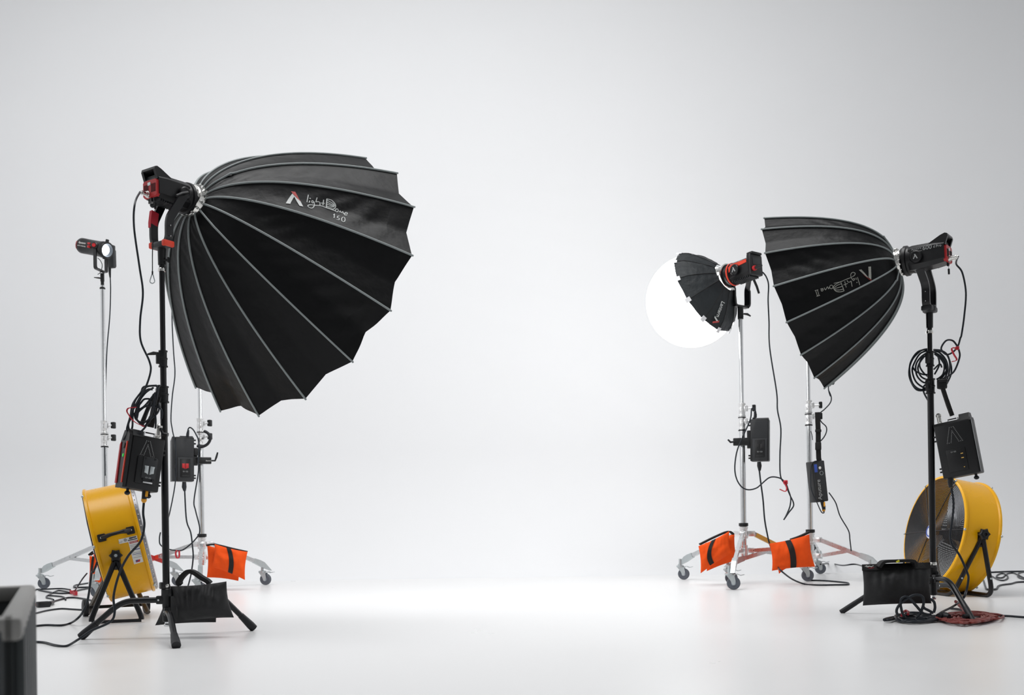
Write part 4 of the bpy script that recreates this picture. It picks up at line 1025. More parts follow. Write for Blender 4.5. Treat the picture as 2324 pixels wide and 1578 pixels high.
cable('black cable hanging from the small far-left lamp', px([(250, 628), (251, 660), (249, 720), (243, 790), (240, 870), (238, 960), (239, 1080)], (YCs+.1, YCs-.03)), .0045)

z3 = Zm(1980, 520, 260/1710); zr = Zm(2020, 740, 240/1024)
q = z3([(1250, 520), (1340, 650), (1395, 950), (1370, 1300), (1330, 1578)])
q2 = zr([(705, 0), (680, 120), (655, 200), (600, 260), (540, 275), (495, 220), (540, 145), (600, 140), (640, 180), (668, 240), (672, 310), (620, 440), (540, 500)])
cable('black cable arching down from the right lamp with one loop', [connR] + px(q + q2[1:], (4.55, 4.58)), .0042)
mb = MB()
for l in ([(380, 225), (270, 250), (200, 350), (190, 450), (220, 560), (290, 615), (380, 610)], [(380, 235), (290, 270), (230, 370), (215, 440), (250, 540), (330, 600), (380, 600)],
          [(375, 250), (300, 300), (250, 380), (260, 480), (320, 545), (380, 550)], [(375, 265), (320, 310), (270, 400), (300, 490), (380, 530)], [(370, 280), (310, 310), (285, 380), (320, 450), (380, 500)],
          [(380, 470), (320, 470), (250, 440), (220, 400)], [(370, 620), (260, 620), (195, 520), (185, 420), (220, 320), (300, 240), (370, 222)],
          [(420, 230), (500, 240), (560, 290), (580, 400), (550, 520), (500, 560)], [(420, 240), (480, 260), (540, 330), (560, 420), (530, 500), (470, 530)], [(425, 255), (490, 300), (525, 380), (510, 470), (450, 520)],
          [(430, 270), (500, 330), (545, 430), (530, 540)], [(430, 250), (465, 300), (475, 380), (430, 470)], [(425, 420), (480, 370), (500, 400)], [(430, 230), (540, 270), (590, 380), (590, 470), (550, 560)],
          [(440, 260), (510, 310), (550, 400), (520, 480), (480, 520)], [(375, 560), (330, 580), (325, 640), (375, 735)]):
    ph = random.uniform(0, 6)
    mb.tube(smooth_path([P(x, y, DRs + .05 + .02*math.sin(ph + k*.7)) for k, (x, y) in enumerate(zr(l))], 6), .0042, 7)
single(mb, 'cable_coil', 'cable_rubber', 'coil of black cable hung around the right pole', 'cable', P(2110, 800, DRs+.05))
mb = MB().bar(smooth_path(px(zr([(668, 205), (640, 215), (605, 212), (598, 230), (620, 280), (645, 320), (635, 338), (600, 345)]), 4.53), 5), Vector((0, 1, 0)), .012, .003); mb.box((0, 0, 0), (.016, .016, .016), view_frame(P(2172.5, 790.5, 4.545)), .003)
single(mb, 'cable_tie', 'red_strap', 'red strap tied on the looped cable beside the right pole', 'cable tie', P(2170, 790, 4.53))
zq = Zm(1880, 1060, 444/1844)
q = zq([(1160, 200), (1180, 350), (1165, 520), (1148, 640), (1165, 730), (1215, 800), (1260, 880), (1310, 1000), (1320, 1060), (1300, 1170), (1270, 1240)])
pts = px(q, [4.6, 4.5]) + [F(*p, zz) for p, zz in zip(zq([(1215, 1290), (1150, 1330), (1060, 1375), (1010, 1420)]), (.035, .02, .01, .01))]
cable('black cable from the right control box down to the cord pile', pts, .0055)

zl = Zm(1480, 540, 300/1894); zs = Zm(1620, 880, 320/1262)
q = zl([(1540, 475), (1590, 500), (1640, 570), (1668, 680), (1662, 900), (1675, 1200), (1685, 1578)]) + zs([(562, 40), (570, 200), (600, 370), (592, 600), (597, 790), (640, 870), (680, 960), (715, 1050), (670, 1120), (625, 1185)])
cable('long black cable hanging from the red-striped lamp', px(q, (6.9, 7.05)), .005)
cable('short black cable loop under the red tie beside the lantern stand', px(zs([(645, 850), (668, 920), (688, 985), (682, 1060), (655, 1130), (628, 1182)]), 7.08), .005)
cable('black cable looping around the lantern stand from its control box', px(zs([(370, 268), (376, 225), (358, 185), (338, 195), (325, 290), (250, 460), (205, 580), (188, 720), (205, 820), (250, 890), (310, 915), (380, 900), (430, 860), (490, 810), (540, 800), (600, 815), (640, 850)]), 7.0), .005)
mb = MB().tube(px(zs([(370, 270), (372, 240), (366, 215)]), 7.0), [.012, .011, .007], 10)
single(mb, 'power_plug', 'rubber', 'black plug on top of the lantern stand control box', 'plug', P(1714, 945, 7.0))
mb = MB().tube(px(z4([(853, 885), (856, 850), (862, 815)]), 7.2), [.012, .011, .007], 10)
single(mb, 'power_plug', 'rubber', 'black plug on top of the red-locked control box', 'plug', P(425, 990, 7.2))
for q, lab in ((zs([(405, 665), (408, 700), (410, 745)]), 'black plug under the lantern stand control box'), ([(418, 1094), (418, 1106), (419, 1115)], 'black plug under the red-locked control box')):
    single(MB().tube(px(q, 7.02), [.014, .017, .009], 12), 'power_plug', 'rubber', lab, 'plug', P(*q[0], 7.02))
mb = MB().bar(smooth_path(px(zs([(650, 840), (625, 848), (640, 870), (652, 900), (640, 930), (590, 910)]), 6.98), 5), Vector((0, 1, 0)), .02, .005); mb.box((0, 0, 0), (.03, .02, .03), view_frame(P(1783, 1095, 6.99)), .005)
single(mb, 'cable_tie', 'red_strap', 'red strap tying cables between the two right rolling stands', 'cable tie', P(1783, 1095, 6.98))
z8 = Zm(1500, 1160, 460/2324)
q = px(zs([(408, 745), (420, 850), (440, 1000), (455, 1180), (478, 1310), (500, 1400)]), 7.02) + [P(1757, 1262, 7.05), P(1765, 1285, 7.0)] + [F(*p, zz) for p, zz in zip(z8([(1370, 680), (1500, 780), (1650, 840), (1800, 850), (2000, 848), (2140, 845), (2150, 832), (2120, 822), (1900, 802), (1700, 795)]), (.12, .05, .006, .006, .006, .006, .006, .006, .006, .006))]
cable('black cable from the lantern stand control box behind the orange sandbag onto the floor', q, .0058)
z2 = Zm(1720, 470, 340/1248)
q = z2([(580, 1440), (600, 1462), (625, 1478), (636, 1460), (628, 1445), (600, 1470), (588, 1500), (592, 1540), (605, 1578)]) + zs([(1030, 30), (1052, 90), (1040, 140), (990, 195), (950, 230), (945, 270), (965, 310), (1005, 350), (1008, 395), (985, 445), (945, 490)])
cable('thin black cable curling from behind the right softbox', px(q, 7.25), .0045)
cable('thin black cable looped under the slim control box', px(zs([(985, 1105), (985, 1122), (960, 1110), (915, 1010), (885, 950), (868, 880), (868, 740), (880, 680), (905, 660), (930, 660)]), 7.18), .004)
cable('thin black cable from the slim control box to the rolling stand leg', px(zs([(1030, 940), (1090, 1030), (1130, 1150), (1205, 1280), (1218, 1360), (1230, 1465)]), 7.15), .0045)
cable('thin cord hanging along the rolling stand behind the right softbox', px(zs([(868, 390), (880, 430), (884, 470)]), 7.36), .003)
cable('short black cable on the floor behind the right black sandbag', fl_(z8([(1830, 612), (1950, 603), (2080, 625), (2220, 612), (2330, 640)]), .010), .0058)

# floor cables at the left
z7 = Zm(0, 1300, 340/1930)
cable('black floor cable lying between the crate and the left fan wheel', fl_(z7([(330, 540), (440, 528), (600, 490), (780, 466), (920, 472), (1050, 480)]), .005), .005)
q = fl_(z7([(330, 700), (440, 690), (600, 677), (790, 680), (900, 655)]), .005) + px(z7([(990, 600), (1060, 520), (1110, 420), (1140, 300), (1165, 120), (1180, 0)]) + z5([(640, 860), (672, 775)]), (4.75, 4.9))
cable('black power cable rising from the floor to the back of the left fan', q, .0055)
pl = thing('cable_connector', 'chunky black cable connector lying behind the dark crate', 'connector', F(105, 1374, .012))
c0, c1 = F(84, 1373, .018), F(112, 1371, .018)
M = frame((c0+c1)/2, c1-c0)
MB().box((0, 0, 0), (.05, (c1-c0).length, .034), M, .006).build('body', 'rubber', pl)
MB().tube([F(112, 1370, .017), F(118, 1368.5, .015), F(122, 1367, .011)], [.014, .012, .007], 10).build('sleeve', 'grey_plastic', pl)
MB().cyl(F(74, 1373, .016), F(80, 1373, .016), .008, seg=10).build('cap', 'orange_red', pl)
cable('grey-black cable from the chunky connector to the left fan', fl_(z7([(690, 372), (850, 328), (930, 322), (1000, 326), (1140, 350), (1240, 378)]), .006), .006)
cable('black cable running left along the floor behind the crate', fl_(z7([(430, 250), (440, 232), (480, 217), (620, 212), (750, 206), (830, 209), (905, 222)]), .006), .0055)
cable('black cable folded back on the floor by the red tag', fl_(z7([(500, 225), (600, 247), (700, 262), (800, 268), (900, 262), (960, 243), (1040, 222), (1110, 208), (1180, 190), (1060, 190), (970, 192), (952, 180), (975, 162), (1060, 148), (1130, 136)]), .006), .0065)
cable('zigzag black cable on the floor left of the left fan', fl_(z7([(910, 258), (830, 240), (750, 232), (690, 255), (630, 292), (700, 300), (800, 310), (838, 330), (845, 352)]), .006), .0055)
cable('black cable end trailing on the floor near the connector', fl_(z7([(640, 280), (600, 305), (605, 325), (660, 335), (690, 350)]), .006), .005)
q = [F(*p, .006) for p in z7([(960, 240)])] + px(z7([(1000, 180), (1060, 85), (1120, 10)]), (6.75, 6.9))
cable('black cable rising from the floor to the orange sandbag at far left', q, .005)
mb = MB().bar(smooth_path(fl_(z7([(905, 245), (930, 255), (960, 245), (990, 262), (975, 272), (940, 262)]), .016), 4), Vector((0, 0, 1)), .022, .01)
single(mb, 'cable_tie', 'red_strap', 'red tag tied to the cables on the floor at left', 'cable tie', F(167, 1345, .016))
# floor cables at the right edge
cable('black cable along the floor at the right edge behind the fan', fl_(zq([(1440, 985), (1480, 995), (1600, 992), (1700, 988), (1850, 986)]), .006), .0075)
cable('looped black cable on the floor right of the right fan', fl_(zq([(1480, 995), (1540, 1030), (1600, 1062), (1650, 1070), (1690, 1048), (1680, 1018), (1640, 1005), (1600, 1015), (1585, 1040), (1640, 1045), (1680, 1010), (1740, 1000), (1790, 1020), (1850, 1050)]), .006), .0055)
cable('black cable loop at the right edge of the floor', fl_(zq([(1850, 990), (1800, 1000), (1785, 1025), (1800, 1045), (1850, 1060)]), .006), .0055)
cable('black cable bent around the right fan foot', fl_(zq([(1450, 1040), (1465, 1080), (1480, 1130), (1500, 1155), (1580, 1152), (1600, 1125), (1640, 1112), (1720, 1102), (1770, 1088), (1850, 1084)]), .006), .006)
zt_ = Zm(1980, 1340, 344/2324)
cable('black cable trailing right from the red cord pile', fl_(zt_([(1180, 280), (1300, 290), (1450, 320), (1650, 345), (1800, 365), (1950, 390), (2100, 398), (2250, 410), (2400, 420)]), .008), .0055)
# the cord piles
mb = MB()
def pile(rows, r, base):
    for l in rows:
        mb.tube(smooth_path([F(x, y, base + random.uniform(0, .008)) for x, y in zt_(l)], 6), r, 7)
pile([[(1000, 450), (800, 485), (600, 490), (440, 480), (370, 440), (350, 400), (420, 375), (600, 400), (800, 420), (960, 420)],
      [(180, 455), (210, 440), (340, 415), (480, 430), (700, 440), (900, 430), (1000, 420)], [(185, 462), (260, 455), (350, 430)],
      [(960, 440), (820, 470), (620, 478), (470, 465), (400, 430), (480, 400), (650, 385), (820, 390), (960, 400)],
      [(500, 350), (620, 345), (760, 355), (860, 380), (900, 430)], [(1000, 455), (700, 470), (500, 470), (420, 455)], [(560, 395), (700, 400), (880, 440), (1000, 440)]], .0065, .008)
for l in ([(500, 425), (460, 350), (440, 270), (430, 200), (445, 130), (500, 100), (550, 110), (600, 160), (680, 250), (760, 340), (830, 375), (900, 370)],
          [(400, 400), (370, 330), (390, 260), (450, 190), (560, 110), (640, 75), (720, 75), (770, 110), (785, 190), (760, 290), (720, 370), (660, 435)],
          [(940, 345), (960, 270), (950, 190), (920, 155), (890, 140)], [(780, 250), (800, 280), (860, 310), (930, 350)]):
    mb.tube(smooth_path([P(x, y, 4.37) for x, y in zt_(l)], 6), .0062, 7)
single(mb, 'cable_coil', 'cable_rubber', 'tangled pile of black cable on the floor under the right sandbag', 'cable', F(2070, 1408))
mb = MB()
for q in range(15):
    cx, cy, rx, ry, ph = 1450+random.uniform(-90, 90), 405+random.uniform(-8, 18), random.uniform(230, 480), random.uniform(38, 88), random.uniform(0, 6)
    pts = []
    for k in range(18):
        a = 2*PI*k/18 + ph; x = cx + rx*math.cos(a)*(1 + .08*math.sin(3*a+q)); y = cy + ry*math.sin(a)*(1+.12*math.sin(2*a+q))
        y = min(max(y, 315), 512); x = min(max(x, 985), 2035)
        pts.append(F(1980+x*.148, 1340+y*.148, .007+.012*random.random()))
    mb.tube(smooth_path(pts, 5, True), .0055, 8, True)
mb.tube(smooth_path([F(*p, zz) for p, zz in zip(zt_([(1450, 350), (1350, 260), (1280, 190), (1275, 170), (1300, 185), (1360, 260), (1420, 340)]), (.01, .02, .03, .04, .03, .02, .01))], 6), .0062, 7)
single(mb, 'extension_cord', 'red_cord', 'heap of dark red extension cord around the right stand foot', 'extension cord', F(2190, 1408))
pl = thing('cable_connector', 'black plug lying on the red cord heap', 'connector', F(2141, 1402, .02))
MB().tube([F(*p, .024) for p in zt_([(1010, 405), (1060, 400), (1130, 405), (1180, 410)])], [.014, .021, .02, .012], 12).build('body', 'rubber', pl)
MB().tube([F(*p, .03) for p in zt_([(1390, 400), (1440, 398), (1500, 395)])], [.009, .011, .009], 10).build('sleeve', 'rubber', pl)
mb = MB().tube(smooth_path([F(*p, .03) for p in zt_([(450, 390), (470, 340), (510, 315), (550, 335), (545, 370)])], 5), .006, 6)
single(mb, 'cable_tie', 'red_strap', 'red tie in the black cable pile under the right sandbag', 'cable tie', F(2052, 1395, .03))

# ---------------------------------------------------------------- sandbags
def pillow(c, th, nrm, nu=22, nv=16, seed=0, pinch=.06, wr=.006, topgather=0):
    TL, TR, BRc, BLc = [Vector(p) for p in c]; nrm = Vector(nrm).normalized(); cen = (TL+TR+BRc+BLc)/4
    vs = []; fs = []
    def pt(u, v, sgn):
        p = (TL*(1-u)+TR*u)*(1-v) + (BLc*(1-u)+BRc*u)*v
        inx = (4*u*(1-u))*(abs(2*v-1)**3) + (4*v*(1-v))*(abs(2*u-1)**3)
        p = p + (cen-p)*pinch*inx
        prof = (max(0, math.sin(PI*u))*max(0, math.sin(PI*v)))**.55
        n = noise.noise(Vector((u*4+seed, v*3, seed*1.7)))*wr*2*prof + wr*.9*math.sin(u*46+7*noise.noise(Vector((u*2.5, v*.8, seed)))+v*3)*topgather*max(0, 1-v*1.5)**.8*prof + wr*1.3*noise.noise(Vector((u*2.2+seed*2, v*1.6, 4.0)))*prof
        return p + nrm*sgn*(th*prof + n)
    for sgn in (1, -1):
        o = len(vs)
        for a in range(nu+1):
            for b in range(nv+1): vs.append(pt(a/nu, b/nv, sgn))
        for a in range(nu):
            for b in range(nv):
                q = [o+a*(nv+1)+b, o+(a+1)*(nv+1)+b, o+(a+1)*(nv+1)+b+1, o+a*(nv+1)+b+1]; fs.append(q if sgn > 0 else q[::-1])
    return MB().add(vs, fs), pt
def orange_bag(label, D, front, rear, strap, dback, handle, th=.042):
    c = P(sum(p[0] for p in front)/4, sum(p[1] for p in front)/4, D); nrm = Vector((-c.x, -c.y, .15*c.y))
    root = thing('sandbag', label, 'sandbag', c)
    mb, pt = pillow([P(x, y, D) for x, y in front], th, nrm, 34, 24, seed=D+front[0][0]*.01, wr=.014, topgather=.25, pinch=.07)
    mb.build('pouch', 'orange_cloth', root, sharp=70)
    mb, _ = pillow([P(x, y, D+dback) for x, y in rear], th, nrm, 28, 20, seed=3+D, wr=.012)
    mb.build('pouch', 'orange_cloth', root, sharp=70)
    # strap sewn across the front pouch: from strap (u0,v0)-(u1,v1)
    vs = []; n = 30; hw = .07
    for k in range(n+1):
        v = k/n*strap[2]; u = strap[0] + (strap[1]-strap[0])*k/n + strap[3]*math.sin(PI*k/n)
        for e in range(7): vs.append(pt(u - hw + 2*hw*e/6, v, 1) + nrm.normalized()*.006)
    MB().add(vs, [[7*k+e, 7*k+e+1, 7*k+e+8, 7*k+e+7] for k in range(n) for e in range(6)]).build('strap', 'webbing', root, sharp=70)
    hp = [P(x, y, D+dback*.4) for x, y in handle]
    MB().bar(smooth_path(hp, 4), Vector((0, 1, 0)), .05, .012).build('handle', 'webbing', root)
    return root
z6b = z6
orange_bag('orange sandbag on the rolling stand behind the huge softbox', 7.12, [(487, 1235), (562, 1253), (556, 1317), (481, 1287)], [(470, 1238), (556, 1256), (541, 1319), (469.5, 1311)], (.42, .55, 1.0, .06), .13,
           [(470.5, 1238), (484, 1236), (500, 1239), (528, 1246), (560, 1253)])
orange_bag('orange sandbag draped over the leg left of the lantern stand', 6.95, [(1585, 1240), (1655, 1206), (1659, 1257), (1590, 1302)], [(1600, 1233), (1667, 1211), (1672, 1272), (1604, 1297)], (.5, .38, .97, -.12), .12,
           [(1588, 1236), (1620, 1220), (1652, 1207), (1664, 1213)])
orange_bag('orange sandbag between the two right rolling stands', 6.9, [(1746, 1234), (1837, 1213), (1850, 1287), (1752, 1296)], [(1750, 1236), (1835, 1222), (1787, 1290), (1768, 1303)], (.45, .5, 1.0, .05), .14,
           [(1795, 1225), (1815, 1218), (1834, 1209), (1836, 1206)])
orange_bag('orange sandbag mostly hidden behind the left fan', 6.9, [(203, 1262), (245, 1262), (245, 1322), (201, 1332)], [(212, 1258), (255, 1262), (255, 1316), (212, 1320)], (.2, .1, .6, .0), .12, [(204, 1260), (215, 1252), (225, 1253)])
# black bags
D = 4.2
root = thing('sandbag', 'black sandbag with arched handle hanging on the left stand', 'sandbag', P(450, 1370, D))
nrm = Vector((1.3, -4.2, .6))
mb, pt = pillow([P(386, 1331, D), P(514, 1320, D), P(531, 1402, D), P(402, 1413, D)], .058, nrm, 64, 24, seed=2, wr=.011, topgather=1.3, pinch=.07)
mb.build('pouch', 'black_cloth', root, sharp=70)
mb, _ = pillow([P(383, 1334, D+.14), P(505, 1322, D+.14), P(490, 1413, D+.14), P(352, 1420, D+.14)], .04, nrm, 26, 16, seed=5, pinch=.05)
mb.build('pouch', 'black_cloth', root, sharp=70)
MB().bar(smooth_path(px(z6([(420, 775), (400, 745), (440, 680), (500, 625), (545, 618), (600, 640), (670, 690), (740, 730), (770, 760)]), D+.02), 5), Vector((0, 1, 0)), .04, .017).build('handle', 'webbing', root)
D = 4.5
root = thing('sandbag', 'black sandbag with flap and yellow thread hanging on the right stand', 'sandbag', P(2035, 1325, D))
nrm = Vector((-1.9, -4.6, .6))
mb, pt = pillow([P(1957, 1291, D), P(2111, 1285, D), P(2114, 1370, D), P(1958, 1375, D)], .055, nrm, 64, 24, seed=8, wr=.009, topgather=.8, pinch=.035)
mb.build('pouch', 'black_cloth', root, sharp=70)
mb, _ = pillow([P(1962, 1290, D+.09), P(2108, 1284, D+.09), P(2110, 1362, D+.09), P(1963, 1366, D+.09)], .035, nrm, 26, 16, seed=9, pinch=.04)
mb.build('pouch', 'black_cloth', root, sharp=70)
vs = []
n = 16
for k in range(n+1):
    a = P(1956, 1281.5, D).lerp(P(2112, 1276.5, D), k/n); b = P(1956.5, 1296, D).lerp(P(2112, 1291, D), k/n)
    nn = nrm.normalized()
    vs += [a - nn*.045, a, b + nn*(.022*math.sin(PI*k/n)**.5+.004), b + nn*(.022*math.sin(PI*k/n)**.5)]
fl2 = MB().add(vs, [[4*k+j, 4*k+j+1, 4*k+5+j, 4*k+4+j] for k in range(n) for j in range(3)]).build('flap', 'webbing', root, sharp=70)
MB().bar(smooth_path(px(zq([(470, 945), (500, 905), (540, 892), (650, 888), (760, 884), (800, 895), (810, 940)]), D-.02), 5), Vector((0, 1, 0)), .05, .013).build('handle', 'webbing', root)
MB().bar(px(zq([(640, 898), (668, 884)]), D-.046), Vector((0, 1, 0)), .006, .008).build('thread_mark', 'yellow_thread', root)
mb = MB()
for l in ([(345, 940), (365, 932), (360, 945), (385, 935), (400, 942), (425, 932)], [(370, 945), (390, 938), (410, 945)]): mb.tube(smooth_path(px(zq(l), D-.022), 4), .0011, 5)
mb.build('stitched_mark', 'white_label', fl2)
MB().tube(smooth_path(px(zq([(375, 950), (400, 955), (430, 948)]), D-.022), 4), .0011, 5).build('stitched_mark', 'red_strap', fl2, label='red stitched stroke')

# ---------------------------------------------------------------- drum fans
def fan(label, C, ax, R, W, pivz, frame_fn, front_bright, stickers, handle):
    C = Vector(C); ax = Vector(ax).normalized()
    root = thing('drum_fan', label, 'fan', (C.x, C.y, 0))
    Mz = zframe(C, ax); h = W/2
    Mf = frame(C, ax)                       # local y along the air flow, z up
    t = .004
    MB().lathe([(R, -h), (R+.008, -h+.004), (R+.008, -h+.014), (R, -h+.02), (R, h-.02), (R+.008, h-.014), (R+.008, h-.004), (R, h), (R-t*2, h), (R-t, h-.02), (R-t, -h+.02), (R-t*2, -h), (R, -h)], Mz, 72, cap=False).build('drum', 'yellow_paint', root)
    for sgn, nm in ((1, 'front_guard'), (-1, 'rear_guard')):
        mb = MB(); n = 34
        zz = sgn*(h - .004)
        for k in range(n):
            rr = R*(.10 + .88*k/(n-1)); bow = sgn*.018*(1-(rr/R)**2)
            mb.tube([Mz @ Vector((rr*math.cos(2*PI*j/56), rr*math.sin(2*PI*j/56), zz+bow)) for j in range(56)], .0022, 4, True)
        g = mb.build(nm, 'guard_wire', root)
        mb = MB(); a0 = math.radians(front_bright)
        e1 = Mf.to_3x3() @ Vector((1, 0, 0)); e2 = Mf.to_3x3() @ Vector((0, 0, 1))
        for k in range(6):
            a = a0 + k*PI/3; d = e1*math.cos(a)+e2*math.sin(a)
            mb.tube([C + ax*(zz+sgn*.021) + d*(R*.1), C + ax*(zz+sgn*.016) + d*(R*.5), C + ax*(zz+sgn*.004) + d*R], .003, 6)
        mb.build('spoke', 'guard_wire', g)
        mb = MB()
        for k in range(6):
            a = a0 + k*PI/3; d = e1*math.cos(a)+e2*math.sin(a)
            mb.sphere(C + ax*(zz+sgn*.004) + d*(R+.006), .008, 8, 6)
        mb.build('bolt', 'zinc', g)
        MB().lathe([(R*.13, -.002), (R*.135, .004), (R*.11, .008), (.001, .009)], zframe(C + ax*(zz+sgn*.018), ax*sgn), 28).build('badge', 'badge_white', g)
        if sgn > 0 and not stickers:
            q = MB().lathe([(R*.105, .0085), (R*.105, .0105), (R*.085, .0105), (R*.085, .0085)], zframe(C + ax*(zz+.018), ax), 28, cap=False); q.build('badge_ring', 'badge_blue', g)
    MB().lathe([(.05, -.10), (.06, -.095), (.06, -.01), (.05, -.005), (.035, .0), (.035, .03), (.001, .032)], Mz, 24).build('motor', 'grey_plastic', root)
    for k in range(3):
        a0 = k*2*PI/3+.4; vs = []; fs = []
        for i in range(9):
            rr = .04 + (R*.9-.04)*i/8; wd = math.radians(42)*(.6+.5*math.sin(PI*i/8))
            for j in range(7):
                a = a0 + wd*(j/6-.5); vs.append(Mz @ Vector((rr*math.cos(a), rr*math.sin(a), .03*(j/6-.5)*2*(1-.4*i/8) - .01*math.cos(PI*(j/6-.5)))))
        for i in range(8):
            for j in range(6): fs.append([i*7+j, i*7+j+1, (i+1)*7+j+1, (i+1)*7+j])
        MB().add(vs, fs).build('blade', 'blade_metal', root)
    frame_fn(root, C, ax, R, W, Mf)
    return root
def star_knob(mb, o, d, r=.03):
    M = zframe(o, d); vs = []; n = 12
    pts = [(r*(1.0 if k % 2 == 0 else .74)*math.cos(2*PI*k/n), r*(1.0 if k % 2 == 0 else .74)*math.sin(2*PI*k/n)) for k in range(n)]
    mb.loft([[(x*.9, y*.9, 0) for x, y in pts], [(x, y, .006) for x, y in pts], [(x, y, .016) for x, y in pts], [(x*.85, y*.85, .022) for x, y in pts]], M)
    mb.lathe([(r*.5, .02), (r*.45, .028), (r*.25, .028), (r*.25, .022)], M, 16)
# right fan
Dc = 6.0
vC = Vector((2160-1162, FPX, 0)).normalized(); rv = Vector((vC.y, -vC.x, 0))
axR = (-rv*.85 + up*.20 - vC*.48).normalized()
CR = P(2157, 1215, Dc)
def frame_R(root, C, ax, R, W, Mf):
    hd = Vector((ax.y, -ax.x, 0)).normalized()          # horizontal across the drum
    if hd.y > 0: hd = -hd                               # hd points to the camera side
    near = C + hd*(R+.012) - up*.005; near = P(2230, 1213, near.y)
    off = near - (C + hd*(R+.012)); far = C - hd*(R+.012) + off*0.3
    gf = F(2246, 1352, .013) + hd*.03; gb = F(2158, 1350, .013) + hd*.02
    axh = Vector((ax.x, ax.y, 0)).normalized(); spanv = -hd*(2*(R+.03))
    for nm, g in (('frame_tube', gf), ('frame_tube', gb)):
        d = (g-near); lean = near - up*.03 + d.normalized()*.01
        p = [near - up*.02, near - up*.05 + d*.06, near - up*.03 + d*.6, g, g + spanv, far - up*.03 + (g+spanv-far)*.6, far - up*.02]
        MB().tube(round_corners([near - up*.01, g, g+spanv, far - up*.01], .07, 7), .0135, 10).build(nm, 'black_metal', root)
    mb = MB(); star_knob(mb, near + hd*.006, hd, .037); kn = mb.build('knob', 'black_plastic', root)
    mb = MB(); star_knob(mb, far, -hd, .034); mb.build('knob', 'black_plastic', root)
    Mh = frame(near - hd*.012, hd)
    mb = MB().prism([(-.006, -.075), (-.006, .012), (.006, .012), (.006, -.06)], -.024, .024, Mh); mb.build('bracket', 'black_metal', root)
    mb = MB()
    for g in (gf, gb):
        q = near.lerp(g, .72); mb.sphere(q + hd*.012, .006, 8, 5)
    mb.build('rivet', 'zinc', root)
fan('yellow drum fan with wire guard behind the right stand', CR, axR, .345, .23, 0, frame_R, -3, False, False)
